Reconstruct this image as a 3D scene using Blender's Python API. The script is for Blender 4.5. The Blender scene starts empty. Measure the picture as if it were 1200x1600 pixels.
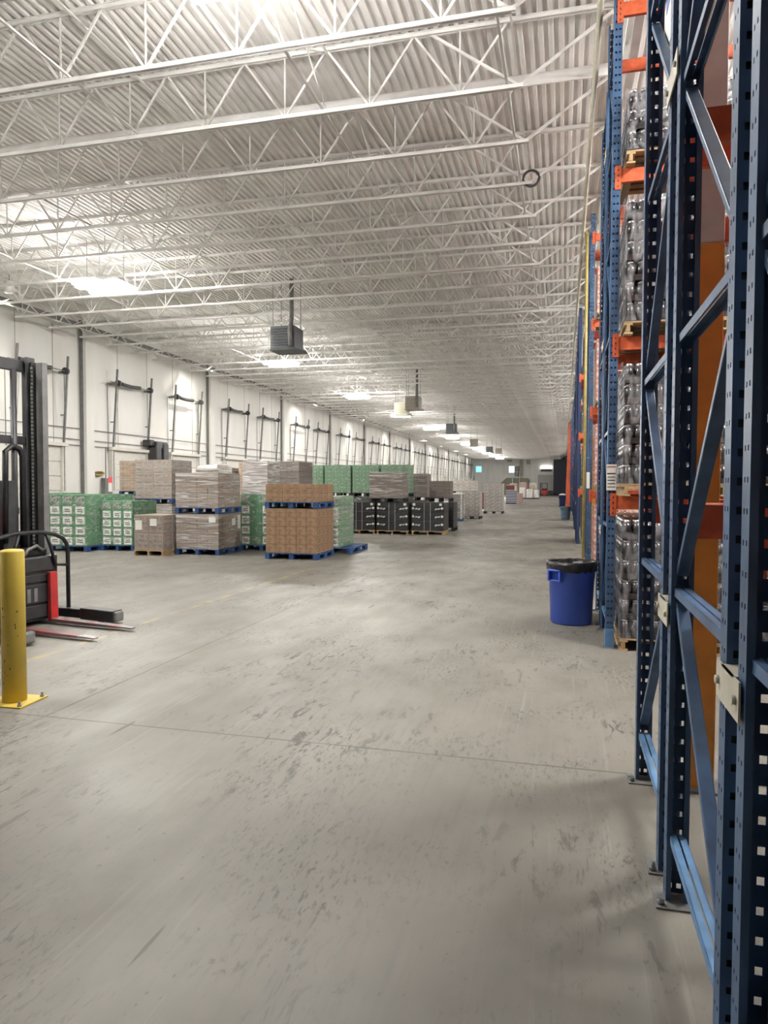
import bpy, bmesh, math, random
from mathutils import Vector, Matrix
S = bpy.context.scene
COL = S.collection
random.seed(7)

# ---------------------------------------------------------------- camera, world, exposure
cam_d = bpy.data.cameras.new('camera')
cam = bpy.data.objects.new('camera', cam_d); COL.objects.link(cam)
cam_d.sensor_fit = 'VERTICAL'; cam_d.sensor_height = 36.0; cam_d.lens = 36.0 * 1100 / 1600
cam_d.clip_start = 0.05; cam_d.clip_end = 400
cam.location = (0, 0, 1.7)
cam.rotation_euler = (Matrix.Rotation(math.atan(280 / 1100), 3, 'Z') @ Matrix.Rotation(math.radians(90) - math.atan(41 / 1100), 3, 'X') @ Matrix.Rotation(.003, 3, 'Z')).to_euler()
S.camera = cam
S.view_settings.view_transform = 'Standard'
S.view_settings.look = 'None'
S.view_settings.gamma = 1
S.view_settings.exposure = 0.55
S.view_settings.use_curve_mapping = False
W = bpy.data.worlds.new('world'); S.world = W; W.use_nodes = True
W.node_tree.nodes['Background'].inputs[0].default_value = (0.9, 0.93, 1, 1)
W.node_tree.nodes['Background'].inputs[1].default_value = 0.05
S.cycles.max_bounces = 10
S.cycles.diffuse_bounces = 8
S.cycles.transparent_max_bounces = 16

ROW_LED = 175.0       # LED panels of the row along the dock wall
ROW_FILL = 0.8        # upward glow added to them to lighten the deck
NEAR_FILL = 16.0       # upward glow added to the near lamp to lighten the deck
NEAR_LED = 165.0      # the single lamp overhead near the camera
SIDE_FILL = 250.0     # edge strips added to every lamp to light the ceiling
WASH_W = 300.0       # shielded downlights along the top of the dock wall
AISLE_LED = 200.0     # lamps in the rack aisles

DECK = 7.57          # underside of roof deck
# ---------------------------------------------------------------- materials
MATS = {}
def mat(name, col, rough=0.6, metal=0.0, var=0.0, scale=8.0, bump=0.0, spec=0.5, col2=None, stretch=(1, 1, 1), emit=None, es=1.0, coat=0.0):
    if name in MATS: return MATS[name]
    m = bpy.data.materials.new(name); m.use_nodes = True; MATS[name] = m
    nt = m.node_tree; b = nt.nodes['Principled BSDF']
    b.inputs['Base Color'].default_value = (*col, 1); b.inputs['Roughness'].default_value = rough
    b.inputs['Metallic'].default_value = metal; b.inputs['Specular IOR Level'].default_value = spec
    b.inputs['Coat Weight'].default_value = coat
    if emit:
        b.inputs['Emission Color'].default_value = (*emit, 1); b.inputs['Emission Strength'].default_value = es
    if var or bump or col2:
        tc = nt.nodes.new('ShaderNodeTexCoord'); mp = nt.nodes.new('ShaderNodeMapping')
        mp.inputs['Scale'].default_value = stretch
        nt.links.new(tc.outputs['Object'], mp.inputs['Vector'])
        n = nt.nodes.new('ShaderNodeTexNoise'); n.inputs['Scale'].default_value = scale; n.inputs['Detail'].default_value = 5
        nt.links.new(mp.outputs[0], n.inputs['Vector'])
        r = nt.nodes.new('ShaderNodeValToRGB')
        c2 = col2 if col2 else tuple(c * (1 - var) for c in col)
        r.color_ramp.elements[0].position = 0.35; r.color_ramp.elements[0].color = (*c2, 1)
        r.color_ramp.elements[1].position = 0.65; r.color_ramp.elements[1].color = (*[min(1, c * (1 + var * .5)) for c in col], 1)
        nt.links.new(n.outputs['Fac'], r.inputs[0]); nt.links.new(r.outputs[0], b.inputs['Base Color'])
        if bump:
            bp = nt.nodes.new('ShaderNodeBump'); bp.inputs['Strength'].default_value = bump; bp.inputs['Distance'].default_value = 0.02
            nt.links.new(n.outputs['Fac'], bp.inputs['Height']); nt.links.new(bp.outputs[0], b.inputs['Normal'])
    return m

def emat(name, col, st):
    m = bpy.data.materials.new(name); m.use_nodes = True; nt = m.node_tree
    nt.nodes.remove(nt.nodes['Principled BSDF'])
    e = nt.nodes.new('ShaderNodeEmission'); e.inputs[0].default_value = (*col, 1); e.inputs[1].default_value = st
    nt.links.new(e.outputs[0], nt.nodes['Material Output'].inputs[0]); return m

def film_mat(name, tint=(0.85, 0.85, 0.85), base=0.10, peak=0.55, stretch=(1.5, 1.5, 9), scale=4):  # whiter noise bands paint the streak highlights into the film
    m = bpy.data.materials.new(name); m.use_nodes = True; nt = m.node_tree
    p = nt.nodes['Principled BSDF']; out = nt.nodes['Material Output']
    p.inputs['Base Color'].default_value = (*tint, 1); p.inputs['Roughness'].default_value = 0.22
    t = nt.nodes.new('ShaderNodeBsdfTransparent'); mx = nt.nodes.new('ShaderNodeMixShader')
    tc = nt.nodes.new('ShaderNodeTexCoord'); mp = nt.nodes.new('ShaderNodeMapping'); mp.inputs['Scale'].default_value = stretch
    n = nt.nodes.new('ShaderNodeTexNoise'); n.inputs['Scale'].default_value = scale; n.inputs['Detail'].default_value = 6; n.inputs['Distortion'].default_value = 1.2
    r = nt.nodes.new('ShaderNodeMapRange'); r.inputs[1].default_value = 0.42; r.inputs[2].default_value = 0.72
    r.inputs[3].default_value = base; r.inputs[4].default_value = peak
    bp = nt.nodes.new('ShaderNodeBump'); bp.inputs['Strength'].default_value = 0.9; bp.inputs['Distance'].default_value = 0.05
    L = nt.links.new
    L(tc.outputs['Object'], mp.inputs[0]); L(mp.outputs[0], n.inputs['Vector']); L(n.outputs['Fac'], r.inputs[0])
    L(n.outputs['Fac'], bp.inputs['Height']); L(bp.outputs[0], p.inputs['Normal'])
    L(r.outputs[0], mx.inputs[0]); L(t.outputs[0], mx.inputs[1]); L(p.outputs[0], mx.inputs[2]); L(mx.outputs[0], out.inputs[0])
    return m

def floor_mat():
    m = bpy.data.materials.new('concrete_floor'); m.use_nodes = True; nt = m.node_tree; L = nt.links.new
    b = nt.nodes['Principled BSDF']
    g = nt.nodes.new('ShaderNodeNewGeometry'); sp = nt.nodes.new('ShaderNodeSeparateXYZ'); L(g.outputs['Position'], sp.inputs[0])
    def M(op, a, c=None, d=None):
        n = nt.nodes.new('ShaderNodeMath'); n.operation = op
        for i, v in enumerate((a, c, d)):
            if v is None: continue
            if isinstance(v, (int, float)): n.inputs[i].default_value = v
            else: L(v, n.inputs[i])
        return n.outputs[0]
    def noise(sc, st=(1, 1, 1), det=6, rot=0.0, dist=0.0, ro=0.55):
        mp = nt.nodes.new('ShaderNodeMapping'); mp.inputs['Scale'].default_value = st; mp.inputs['Rotation'].default_value = (0, 0, rot)
        L(g.outputs['Position'], mp.inputs[0])
        n = nt.nodes.new('ShaderNodeTexNoise'); n.inputs['Scale'].default_value = sc; n.inputs['Detail'].default_value = det
        n.inputs['Distortion'].default_value = dist; n.inputs['Roughness'].default_value = ro
        L(mp.outputs[0], n.inputs['Vector']); return n.outputs['Fac']
    def rng(v, a, c, d, e):
        n = nt.nodes.new('ShaderNodeMapRange'); L(v, n.inputs[0])
        for i, x in enumerate((a, c, d, e)): n.inputs[i + 1].default_value = x
        return n.outputs[0]
    def mix(f, a, c):
        n = nt.nodes.new('ShaderNodeMix'); n.data_type = 'RGBA'
        L(f, n.inputs[0])
        for i, v in ((6, a), (7, c)):
            if isinstance(v, tuple): n.inputs[i].default_value = (*v, 1)
            else: L(v, n.inputs[i])
        return n.outputs[2]
    X, Y = sp.outputs[0], sp.outputs[1]
    big = noise(0.45, (1, 0.6, 1), 4)
    c = mix(rng(big, .35, .65, 0, 1), (0.160, 0.149, 0.129), (0.238, 0.225, 0.198))
    med = noise(2.2, (1, .5, 1), 7, 0.1)
    c = mix(rng(med, .45, .7, 0, .35), c, (0.15, 0.141, 0.122))
    # tyre streaks along the aisle
    st = noise(24, (1, .05, 1), 4, 0.02)
    area = noise(0.5, (1, .5, 1), 2, .6)
    f = M('MULTIPLY', rng(st, .50, .72, 0, .26), rng(area, .40, .58, 0, 1))
    c = mix(f, c, (0.115, 0.108, 0.095))
    st2 = noise(30, (1, .025, 1), 2, -0.03)
    f2 = M('MULTIPLY', rng(st2, .60, .72, 0, .22), rng(area, .45, .6, 1, 0))
    c = mix(f2, c, (0.40, 0.39, 0.37))
    # scuffs
    sc = noise(15, (1, .26, 1), 6, 0.12, .6, .68)
    f3 = M('MULTIPLY', rng(sc, .545, .61, 0, .85), rng(noise(.7, (1, .8, 1), 5), .49, .61, 0, 1))
    c = mix(f3, c, (0.035, 0.032, 0.028))
    sc4 = noise(40, (1, .3, 1), 5, 0.2, .4, .7)
    f4 = M('MULTIPLY', rng(sc4, .53, .62, 0, .8), rng(noise(1.1, (1, .8, 1), 5), .48, .62, 0, 1))
    c = mix(f4, c, (0.035, 0.032, 0.028))
    sc5 = noise(5, (1.6, .10, 1), 2, 0.15, .2, .5)
    c = mix(rng(sc5, .735, .75, 0, .7), c, (0.05, 0.048, 0.043))
    # brown dirt, with painted darkening of the near floor towards the camera
    brown = M('MULTIPLY', rng(noise(.9, (1, .7, 1), 5), .36, .60, .15, .8), rng(Y, 2.2, 4.6, 1, 0))
    c = mix(brown, c, (0.11, 0.102, 0.086))
    sp2 = noise(34, (1, .6, 1), 3)
    c = mix(rng(sp2, .66, .72, 0, .7), c, (0.1, 0.095, 0.085))
    # faded yellow tape
    tp = M('MULTIPLY', M('LESS_THAN', M('ABSOLUTE', M('ADD', X, 5.0)), .045), M('MULTIPLY', M('GREATER_THAN', Y, 5.2), M('LESS_THAN', Y, 13.5)))
    tp = M('MULTIPLY', tp, rng(noise(5, (1, .5, 1), 4), .45, .6, 0, .6))
    c = mix(tp, c, (0.42, 0.33, 0.12))
    # saw-cut joints
    w = M('MULTIPLY', noise(3, (1, 1, 1), 3), .019)
    j1 = M('LESS_THAN', M('ABSOLUTE', M('ADD', X, 3.67)), w)
    j2 = M('LESS_THAN', M('ABSOLUTE', M('ADD', X, 10.2)), w)
    j3 = M('LESS_THAN', M('PINGPONG', M('ADD', Y, 91 - 4.34), 4.55), w)
    j = M('MAXIMUM', M('MAXIMUM', j1, j2), j3)
    c = mix(M('MULTIPLY', j, .85), c, (0.09, 0.08, 0.07))
    L(c, b.inputs['Base Color'])
    L(rng(med, .3, .7, .42, .62), b.inputs['Roughness']); b.inputs['Specular IOR Level'].default_value = .42
    bp = nt.nodes.new('ShaderNodeBump'); bp.inputs['Strength'].default_value = .12; bp.inputs['Distance'].default_value = .01
    L(sc, bp.inputs['Height']); L(bp.outputs[0], b.inputs['Normal'])
    return m

def wall_mat():
    m = bpy.data.materials.new('painted_wall'); m.use_nodes = True; nt = m.node_tree; L = nt.links.new
    b = nt.nodes['Principled BSDF']; b.inputs['Roughness'].default_value = .7
    g = nt.nodes.new('ShaderNodeNewGeometry'); mp = nt.nodes.new('ShaderNodeMapping'); mp.inputs['Scale'].default_value = (1, 1, .3)
    L(g.outputs['Position'], mp.inputs[0])
    n = nt.nodes.new('ShaderNodeTexNoise'); n.inputs['Scale'].default_value = 1.2; n.inputs['Detail'].default_value = 6
    L(mp.outputs[0], n.inputs['Vector'])
    r = nt.nodes.new('ShaderNodeValToRGB')
    r.color_ramp.elements[0].position = .3; r.color_ramp.elements[0].color = (.67, .655, .62, 1)
    r.color_ramp.elements[1].position = .7; r.color_ramp.elements[1].color = (.76, .75, .72, 1)
    L(n.outputs['Fac'], r.inputs[0]); L(r.outputs[0], b.inputs['Base Color']); return m

def mottle_mat(name, a, c, d, scale=22):
    m = bpy.data.materials.new(name); m.use_nodes = True; nt = m.node_tree; L = nt.links.new
    b = nt.nodes['Principled BSDF']; b.inputs['Roughness'].default_value = .45
    tc = nt.nodes.new('ShaderNodeTexCoord')
    v = nt.nodes.new('ShaderNodeTexVoronoi'); v.inputs['Scale'].default_value = scale
    L(tc.outputs['Object'], v.inputs['Vector'])
    r = nt.nodes.new('ShaderNodeValToRGB'); r.color_ramp.interpolation = 'CONSTANT'
    e = r.color_ramp.elements; e[0].color = (*a, 1); e[1].position = .45; e[1].color = (*c, 1)
    k = e.new(.82); k.color = (*d, 1)
    sx = nt.nodes.new('ShaderNodeSeparateColor'); L(v.outputs['Color'], sx.inputs[0]); L(sx.outputs[0], r.inputs[0])
    L(r.outputs[0], b.inputs['Base Color']); return m

M_floor = floor_mat(); M_wall = wall_mat()
M_white = mat('white_steel', (.74, .725, .70), .55, var=.12, scale=3)
M_deck = mat('white_deck', (.86, .845, .82), .6, var=.10, scale=1.5)
M_blue = mat('rack_blue', (.045, .098, .195), .45, var=.35, scale=9, stretch=(1, 1, .4))
M_bluel = mat('rack_blue_pale', (.10, .22, .40), .5, var=.2, scale=10)
M_bluerow = mat('rack_navy', (.02, .045, .13), .5, var=.2)
M_orange = mat('beam_orange', (.62, .12, .045), .45, var=.25, scale=12)
M_colorg = mat('column_orange', (.68, .29, .055), .5, var=.2, scale=4)
M_colw = mat('column_white', (.6, .57, .53), .6, var=.1)
M_cream = mat('cream_steel', (.52, .49, .40), .55, var=.15)
M_steel = mat('steel', (.35, .35, .35), .35, metal=.9, var=.2)
M_dark = mat('dark_metal', (.045, .045, .048), .45, var=.3)
M_grey = mat('grey_metal', (.17, .17, .165), .45, var=.2)
M_heat = mat('heater_dark', (.075, .082, .09), .5, var=.15)
M_heatb = mat('heater_beige', (.36, .33, .28), .55, var=.12)
M_black = mat('black_plastic', (.018, .018, .02), .4, var=.3, scale=14)
M_yel = mat('bollard_yellow', (.60, .44, .07), .45, var=.10, scale=5)
M_yelp = mat('pipe_yellow', (.42, .33, .10), .5, var=.2)
M_red = mat('truck_red', (.48, .03, .03), .35, var=.2)
M_redw = mat('fork_red_worn', (.22, .055, .055), .4, var=.5, scale=6, col2=(.12, .10, .10))
M_tip = mat('fork_tip_steel', (.26, .25, .25), .35, metal=.6, var=.3)
M_bin = mat('bin_blue', (.055, .12, .56), .42, var=.08, scale=4)
M_liner = mat('liner_black', (.012, .012, .013), .22, var=.2, bump=.8, scale=18)
M_bin2 = mat('bin_navy', (.02, .04, .13), .45)
M_bin3 = mat('bin_pale_blue', (.22, .33, .45), .5, var=.2)
M_pblue = mat('pallet_blue', (.022, .075, .22), .65, var=.45, scale=11)
M_pdark = mat('pallet_dark', (.03, .032, .036), .6, var=.3)
M_wood = mat('pallet_wood', (.42, .29, .15), .7, var=.35, scale=9, stretch=(1, 6, 6))
M_green = mat('carton_green', (.04, .21, .075), .5, var=.25, scale=6)
M_green2 = mat('carton_green_pale', (.11, .30, .13), .5, var=.45, scale=14, stretch=(1, 1, 2.4), col2=(.05, .15, .065))
M_kraft = mat('carton_kraft', (.31, .20, .118), .75, var=.22, scale=9)
M_kraft2 = mat('carton_greybrown', (.27, .205, .155), .7, var=.25, scale=7, stretch=(1, 1, 3))
M_kraft3 = mat('carton_dark_brown', (.17, .125, .095), .7, var=.3, scale=9, stretch=(1, 1, 3))
M_tan = mat('carton_tan', (.42, .29, .18), .75, var=.18, scale=9)
M_tape = mat('tape_line', (.17, .11, .07), .6)
M_label = mat('label_white', (.72, .73, .68), .55)
M_ink = mat('label_ink', (.03, .03, .03), .6)
M_inkr = mat('label_ink_red', (.38, .03, .025), .6)
M_inkb = mat('label_ink_blue', (.06, .09, .42), .6)
M_blackload = mat('black_shrink', (.025, .026, .028), .32, var=.4, scale=7, stretch=(1, 1, 4), bump=.5)
M_glintstrap = mat('glint_strap_white', (.75, .75, .74), .3)
M_mot = mottle_mat('mottled_grey', (.36, .34, .31), (.52, .50, .47), (.30, .20, .18))
M_mot2 = mottle_mat('mottled_tan', (.50, .45, .38), (.60, .57, .52), (.36, .27, .22), 18)
M_redload = mat('carton_maroon', (.20, .05, .045), .55, var=.3, scale=9)
M_pink = mat('carton_pink', (.45, .30, .27), .6, var=.3)
M_sack = mat('sack_white', (.70, .68, .65), .5, var=.15, scale=5, bump=.5)
M_can = mat('can_dark', (.035, .032, .034), .22, var=.3, scale=20)
M_lid = mat('can_silver', (.7, .7, .72), .22, metal=.9)
M_panel = mat('door_panel', (.62, .60, .55), .55, var=.06)
M_navy = mat('navy_curtain', (.012, .014, .035), .5, var=.3, stretch=(6, 6, .3))
M_bottle = mat('bottle_window', (.30, .33, .28), .3, var=.9, scale=16, col2=(.02, .05, .02))
M_film = film_mat('stretch_film', base=.08, peak=.40, stretch=(.6, .6, 7), scale=2.5)
M_filmh = film_mat('stretch_film_heavy', (.78, .76, .73), .10, .80, (.5, .5, 9), 2.2)
M_filml = film_mat('stretch_film_light', (.85, .88, .85), .05, .5, (2, 2, 5), 4)
M_filmd = film_mat('stretch_film_glint', (.9, .9, .93), .0, .34, (3.0, 3.0, 1.2), 2.6)
M_filmw = film_mat('stretch_film_white', (.9, .9, .9), .30, .95, (.6, .6, 6), 2.5)
M_led = emat('led_row', (1, .975, .94), ROW_LED)
M_fillup = emat('fill_row_up', (1, .96, .90), ROW_FILL)
M_fillside = emat('fill_side', (1, .975, .93), SIDE_FILL)
M_lednear = emat('led_near', (1, .975, .94), NEAR_LED)
M_fillnearup = emat('fill_near_up', (1, .975, .94), NEAR_FILL)
M_ledaisle = emat('led_aisle', (1, .97, .92), AISLE_LED)
M_sky = emat('daylight_pane', (.30, .80, .95), 1.0)
M_sky2 = emat('daylight_pane_pale', (.70, .93, 1.0), 1.1)

# ---------------------------------------------------------------- mesh builder
class MB:
    def __init__(s): s.v = []; s.f = []; s.m = []; s.sm = []
    def _add(s, vs, fs, mi=0, smooth=False):
        o = len(s.v); s.v += [tuple(x) for x in vs]
        for f in fs: s.f.append([o + i for i in f]); s.m.append(mi); s.sm.append(smooth)
        return s
    def box(s, x0, x1, y0, y1, z0, z1, mi=0):
        v = [(x0, y0, z0), (x1, y0, z0), (x1, y1, z0), (x0, y1, z0), (x0, y0, z1), (x1, y0, z1), (x1, y1, z1), (x0, y1, z1)]
        return s._add(v, [(0, 3, 2, 1), (4, 5, 6, 7), (0, 1, 5, 4), (1, 2, 6, 5), (2, 3, 7, 6), (3, 0, 4, 7)], mi)
    def hexa(s, v, mi=0):
        return s._add(v, [(0, 3, 2, 1), (4, 5, 6, 7), (0, 1, 5, 4), (1, 2, 6, 5), (2, 3, 7, 6), (3, 0, 4, 7)], mi)
    def bar(s, p, q, a, b=None, mi=0, up=None):
        p, q = Vector(p), Vector(q); b = b or a; d = (q - p).normalized()
        u = Vector(up) if up else (Vector((0, 0, 1)) if abs(d.z) < .95 else Vector((1, 0, 0)))
        sx = d.cross(u).normalized() * a / 2; sy = sx.cross(d).normalized() * b / 2
        v = [p - sx - sy, p + sx - sy, p + sx + sy, p - sx + sy, q - sx - sy, q + sx - sy, q + sx + sy, q - sx + sy]
        return s._add(v, [(0, 3, 2, 1), (4, 5, 6, 7), (0, 1, 5, 4), (1, 2, 6, 5), (2, 3, 7, 6), (3, 0, 4, 7)], mi)
    def tube(s, pts, r, n=10, mi=0, cap=True, rs=None):
        pts = [Vector(p) for p in pts]; vs = []; prev = None
        for i, p in enumerate(pts):
            d = (pts[min(i + 1, len(pts) - 1)] - pts[max(i - 1, 0)]).normalized()
            u = prev if prev is not None else (Vector((0, 0, 1)) if abs(d.z) < .9 else Vector((1, 0, 0)))
            a = (u - d * u.dot(d)).normalized(); b = d.cross(a); prev = a
            rr = rs[i] if rs else r
            for k in range(n):
                t = 2 * math.pi * k / n; vs.append(p + (a * math.cos(t) + b * math.sin(t)) * rr)
        fs = []
        for i in range(len(pts) - 1):
            for k in range(n):
                fs.append((i * n + k, i * n + (k + 1) % n, (i + 1) * n + (k + 1) % n, (i + 1) * n + k))
        s._add(vs, fs, mi, True)
        if cap:
            o = len(s.v) - len(vs)
            s.f.append([o + k for k in range(n)][::-1]); s.m.append(mi); s.sm.append(False)
            s.f.append([o + (len(pts) - 1) * n + k for k in range(n)]); s.m.append(mi); s.sm.append(False)
        return s
    def lathe(s, prof, c=(0, 0), n=40, mi=0):
        vs = []; fs = []
        for r, z in prof:
            for k in range(n):
                t = 2 * math.pi * k / n; vs.append((c[0] + r * math.cos(t), c[1] + r * math.sin(t), z))
        for i in range(len(prof) - 1):
            for k in range(n): fs.append((i * n + k, i * n + (k + 1) % n, (i + 1) * n + (k + 1) % n, (i + 1) * n + k))
        return s._add(vs, fs, mi, True)
    def quad(s, a, b, c, d, mi=0): return s._add([a, b, c, d], [(0, 1, 2, 3)], mi)
    def mesh(s, name, mats, bevel=0.0):
        me = bpy.data.meshes.new(name); me.from_pydata(s.v, [], s.f)
        for m in (mats if isinstance(mats, (list, tuple)) else [mats]): me.materials.append(m)
        me.polygons.foreach_set('material_index', s.m); me.polygons.foreach_set('use_smooth', s.sm)
        bm = bmesh.new(); bm.from_mesh(me)
        if bevel:
            es = [e for e in bm.edges if len(e.link_faces) == 2 and e.calc_face_angle() > .8]
            bmesh.ops.bevel(bm, geom=es, offset=bevel, segments=2, affect='EDGES', profile=.5)
        bmesh.ops.recalc_face_normals(bm, faces=bm.faces)
        bm.to_mesh(me); bm.free(); me.update(); return me
    def build(s, name, mats, parent=None, bevel=0.0):
        return link(name, s.mesh(name, mats, bevel), parent)

def link(name, me, parent=None, loc=(0, 0, 0), rz=0.0, sc=(1, 1, 1)):
    o = bpy.data.objects.new(name, me); COL.objects.link(o)
    o.location = loc; o.rotation_euler = (0, 0, rz); o.scale = sc
    if parent: o.parent = parent
    return o
def tag(o, label, cat, group=None, kind=None):
    if label: o['label'] = label
    if cat: o['category'] = cat
    if group: o['group'] = group
    if kind: o['kind'] = kind
    return o
def thing(name, label, cat, loc=(0, 0, 0), rz=0.0, group=None):
    return tag(link(name, None, None, loc, rz), label, cat, group)
def struct(o, label=None, cat=None):
    o['kind'] = 'structure'
    if label: o['label'] = label
    if cat: o['category'] = cat
    return o
def copy_tree(o, parent=None):
    c = o.copy(); COL.objects.link(c)
    if parent: c.parent = parent
    for ch in list(o.children): copy_tree(ch, c)
    return c

# ---------------------------------------------------------------- setting: shell
YN, YF, XL, XR = -8.0, 136.0, -16.5, 14.0
struct(MB().box(XL - .3, XR + .3, YN - .3, YF + .3, -.25, 0).build('floor', M_floor), 'worn grey concrete floor with saw cut joints and tyre scuffs', 'floor')
struct(MB().box(XL - .3, XL, YN, YF, 0, 7.8).build('wall_left', M_wall), 'long white painted wall with the row of dock doors', 'wall')
struct(MB().box(XR, XR + .3, YN, YF, 0, 7.8).build('wall_right', M_wall), 'white wall behind the rack rows', 'wall')
struct(MB().box(XL, XR, YF, YF + .3, 0, 7.8).build('wall_back', M_wall), 'white wall closing the far end of the hall', 'wall')
struct(MB().box(XL, XR, YN - .3, YN, 0, 7.8).build('wall_front', mat('low_bounce_wall', (.25, .24, .22), .8)), 'dark wall behind the camera, out of view', 'wall')  # unseen wall, coloured dark to cut its bounce light on the racks
d = MB(); p = .13; nfl = int((XR - XL) / p); prof = []
for i in range(nfl):
    x = XL + i * p
    prof += [(x, DECK), (x + .05, DECK), (x + .068, DECK + .045), (x + .112, DECK + .045)]
prof.append((XL + nfl * p, DECK))
vs = []; fs = []
for x, z in prof: vs += [(x, YN, z), (x, YF, z)]
for i in range(len(prof) - 1): fs.append((2 * i, 2 * i + 2, 2 * i + 3, 2 * i + 1))
d._add(vs, fs); d.box(XL, XR, YN, YF, DECK + .06, DECK + .2)
struct(d.build('ceiling', M_deck), 'white corrugated steel roof deck', 'ceiling')
# vertical joints of the wall panels and steel wall columns
j = MB()
y = 12.6
while y < 134:
    for k in (1.95, 3.9, 5.85, 7.5): j.box(XL, XL + .006, y + k, y + k + .022, 0, 7.4)
    y += 9.06
struct(j.build('trim_1', mat('joint_grey', (.30, .28, .25), .8)), 'grey vertical joints between the wall panels', 'wall joints')
for k in range(14):
    y = 12.45 + 9.06 * k
    c = MB(); c.box(XL, XL + .22, y, y + .42, 0, 7.45); c.box(XL, XL + .10, y - .07, y, 0, 7.45, 1)
    struct(c.build('trim_%d' % (k + 2), [M_wall, M_grey]), 'white wall column with a dark downpipe along its edge', 'wall column')['group'] = 'wall columns between dock doors'

# ---------------------------------------------------------------- dock doors with vertical lift gear
def door_proto():
    r = link('door', None)
    f = MB(); f.box(0, .16, -1.22, -1.06, 0, 3.0); f.box(0, .16, 1.06, 1.22, 0, 3.0); f.box(0, .22, -1.28, 1.28, 3.0, 3.12)
    f.build('door_frame', M_panel, r, .008)
    s = MB()
    for k in range(6): s.box(.03, .08, -1.06, 1.06, .02 + k * .495, .50 + k * .495)
    s.build('door_panel', M_panel, r, .006)
    for sd in (-1, 1):
        t = MB(); y = sd * 1.13
        t.bar((.12, y, 0), (.14, y, 3.0), .05, .06); t.bar((.14, y, 2.95), (.36, y, 6.0), .055, .06); t.bar((.04, y, 4.05), (.22, y, 4.05), .04)
        t.build('track', M_grey, r)
        w = MB(); w.tube([(.33, y * .90, 5.45), (.18, y * .94, 3.1)], .007, 6); w.tube([(.05, y * 1.16, 5.5), (.05, y * 1.16, 2.9)], .012, 6)
        w.build('cable', M_grey, r)
        q = MB(); q.tube([(.33, y * .98, 5.5), (.33, y * .87, 5.5)], .115, 18); q.build('drum', M_dark, r)
        b = MB(); b.box(0, .36, y - .03, y + .03, 5.44, 5.52); b.build('bracket', M_grey, r)
    MB().tube([(.33, -1.5, 5.5), (.33, 1.2, 5.5)], .018, 8).build('shaft', M_grey, r)
    sp = MB()
    sp.tube([(.33, -.85 + .05 * k, 5.5 - .03 * math.sin(k / 24 * 3.14)) for k in range(25)], .07, 14)
    sp.build('spring', M_dark, r)
    return r
dp = door_proto(); n = 0
for k in range(-1, 12):
    for off in (2.75, 6.85):
        y = 21.5 + 9.06 * k + off
        if y < 15: continue
        o = dp if n == 0 else copy_tree(dp)
        n += 1; o.name = 'door_%d' % n; o.location = (XL, y, 0)
        lab = 'white sectional dock door with dark tall lift tracks on the left wall'
        if n == 1: lab = 'white dock door with dark frame just beside the lift truck mast'
        struct(o, lab, 'dock door')
        if n > 1: o['group'] = 'dock doors along the left wall'
for ch in dp.children:
    if ch.name.startswith('door_frame'): ch.data = ch.data.copy(); ch.data.materials[0] = mat('frame_olive', (.09, .085, .06), .5, var=.2)

# wall conduits, control box, motor housing
for z, x in ((3.66, 'highest'), (3.28, 'middle'), (3.08, 'lowest')):
    tag(MB().tube([(XL + .06, 12, z), (XL + .06, 134, z)], .014, 6).build('conduit', M_grey), x + ' of three thin grey conduits running along the left wall', 'pipe')
c = thing('control_box', 'grey dock control box with red and white sticker on left wall', 'control box', (XL + .012, 22.75, 0))
MB().box(0, .18, -.2, .2, 1.25, 1.95).build('box', M_grey, c, .01)
MB().box(.181, .186, -.02, .19, 1.45, 1.98).build('sticker', [M_label], c)
MB().box(.187, .192, -.02, .19, 1.78, 1.98).build('sticker_header', mat('sign_red_glow', (.65, .03, .04), .5, emit=(1, .1, .1), es=.25), c)  # red lifted by a faint added glow; the sticker is no lamp
MB().tube([(.1, -.05, 1.95), (.1, -.05, 3.1)], .02, 8).build('conduit', M_grey, c)
yc = MB()
for k in range(3): yc.tube([(.1 + .05 * k, -.3 + .28 * math.cos(t / 10 * 3.14), 2.08 + .07 * math.sin(t / 10 * 3.14) + .02 * k) for t in range(21)], .02, 6)
tag(yc.build('cord_coil', M_yelp), 'yellow cord coiled above the grey dock control box', 'cord').location = (XL - .065, 22.6, 0)
h = thing('motor_housing', 'black two-legged housing on left wall above the tall grey-brown load', 'housing', (XL, 25.8, 0))
m = MB(); m.box(.09, .55, -.42, -.04, 2.65, 3.45); m.box(.09, .55, .12, .50, 2.65, 3.40); m.box(.09, .5, -.42, .5, 3.2, 3.48)
m.build('housing', M_dark, h, .04); MB().box(.1, .45, -.72, -.40, 3.28, 3.52).build('arm', M_dark, h, .03)

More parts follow.
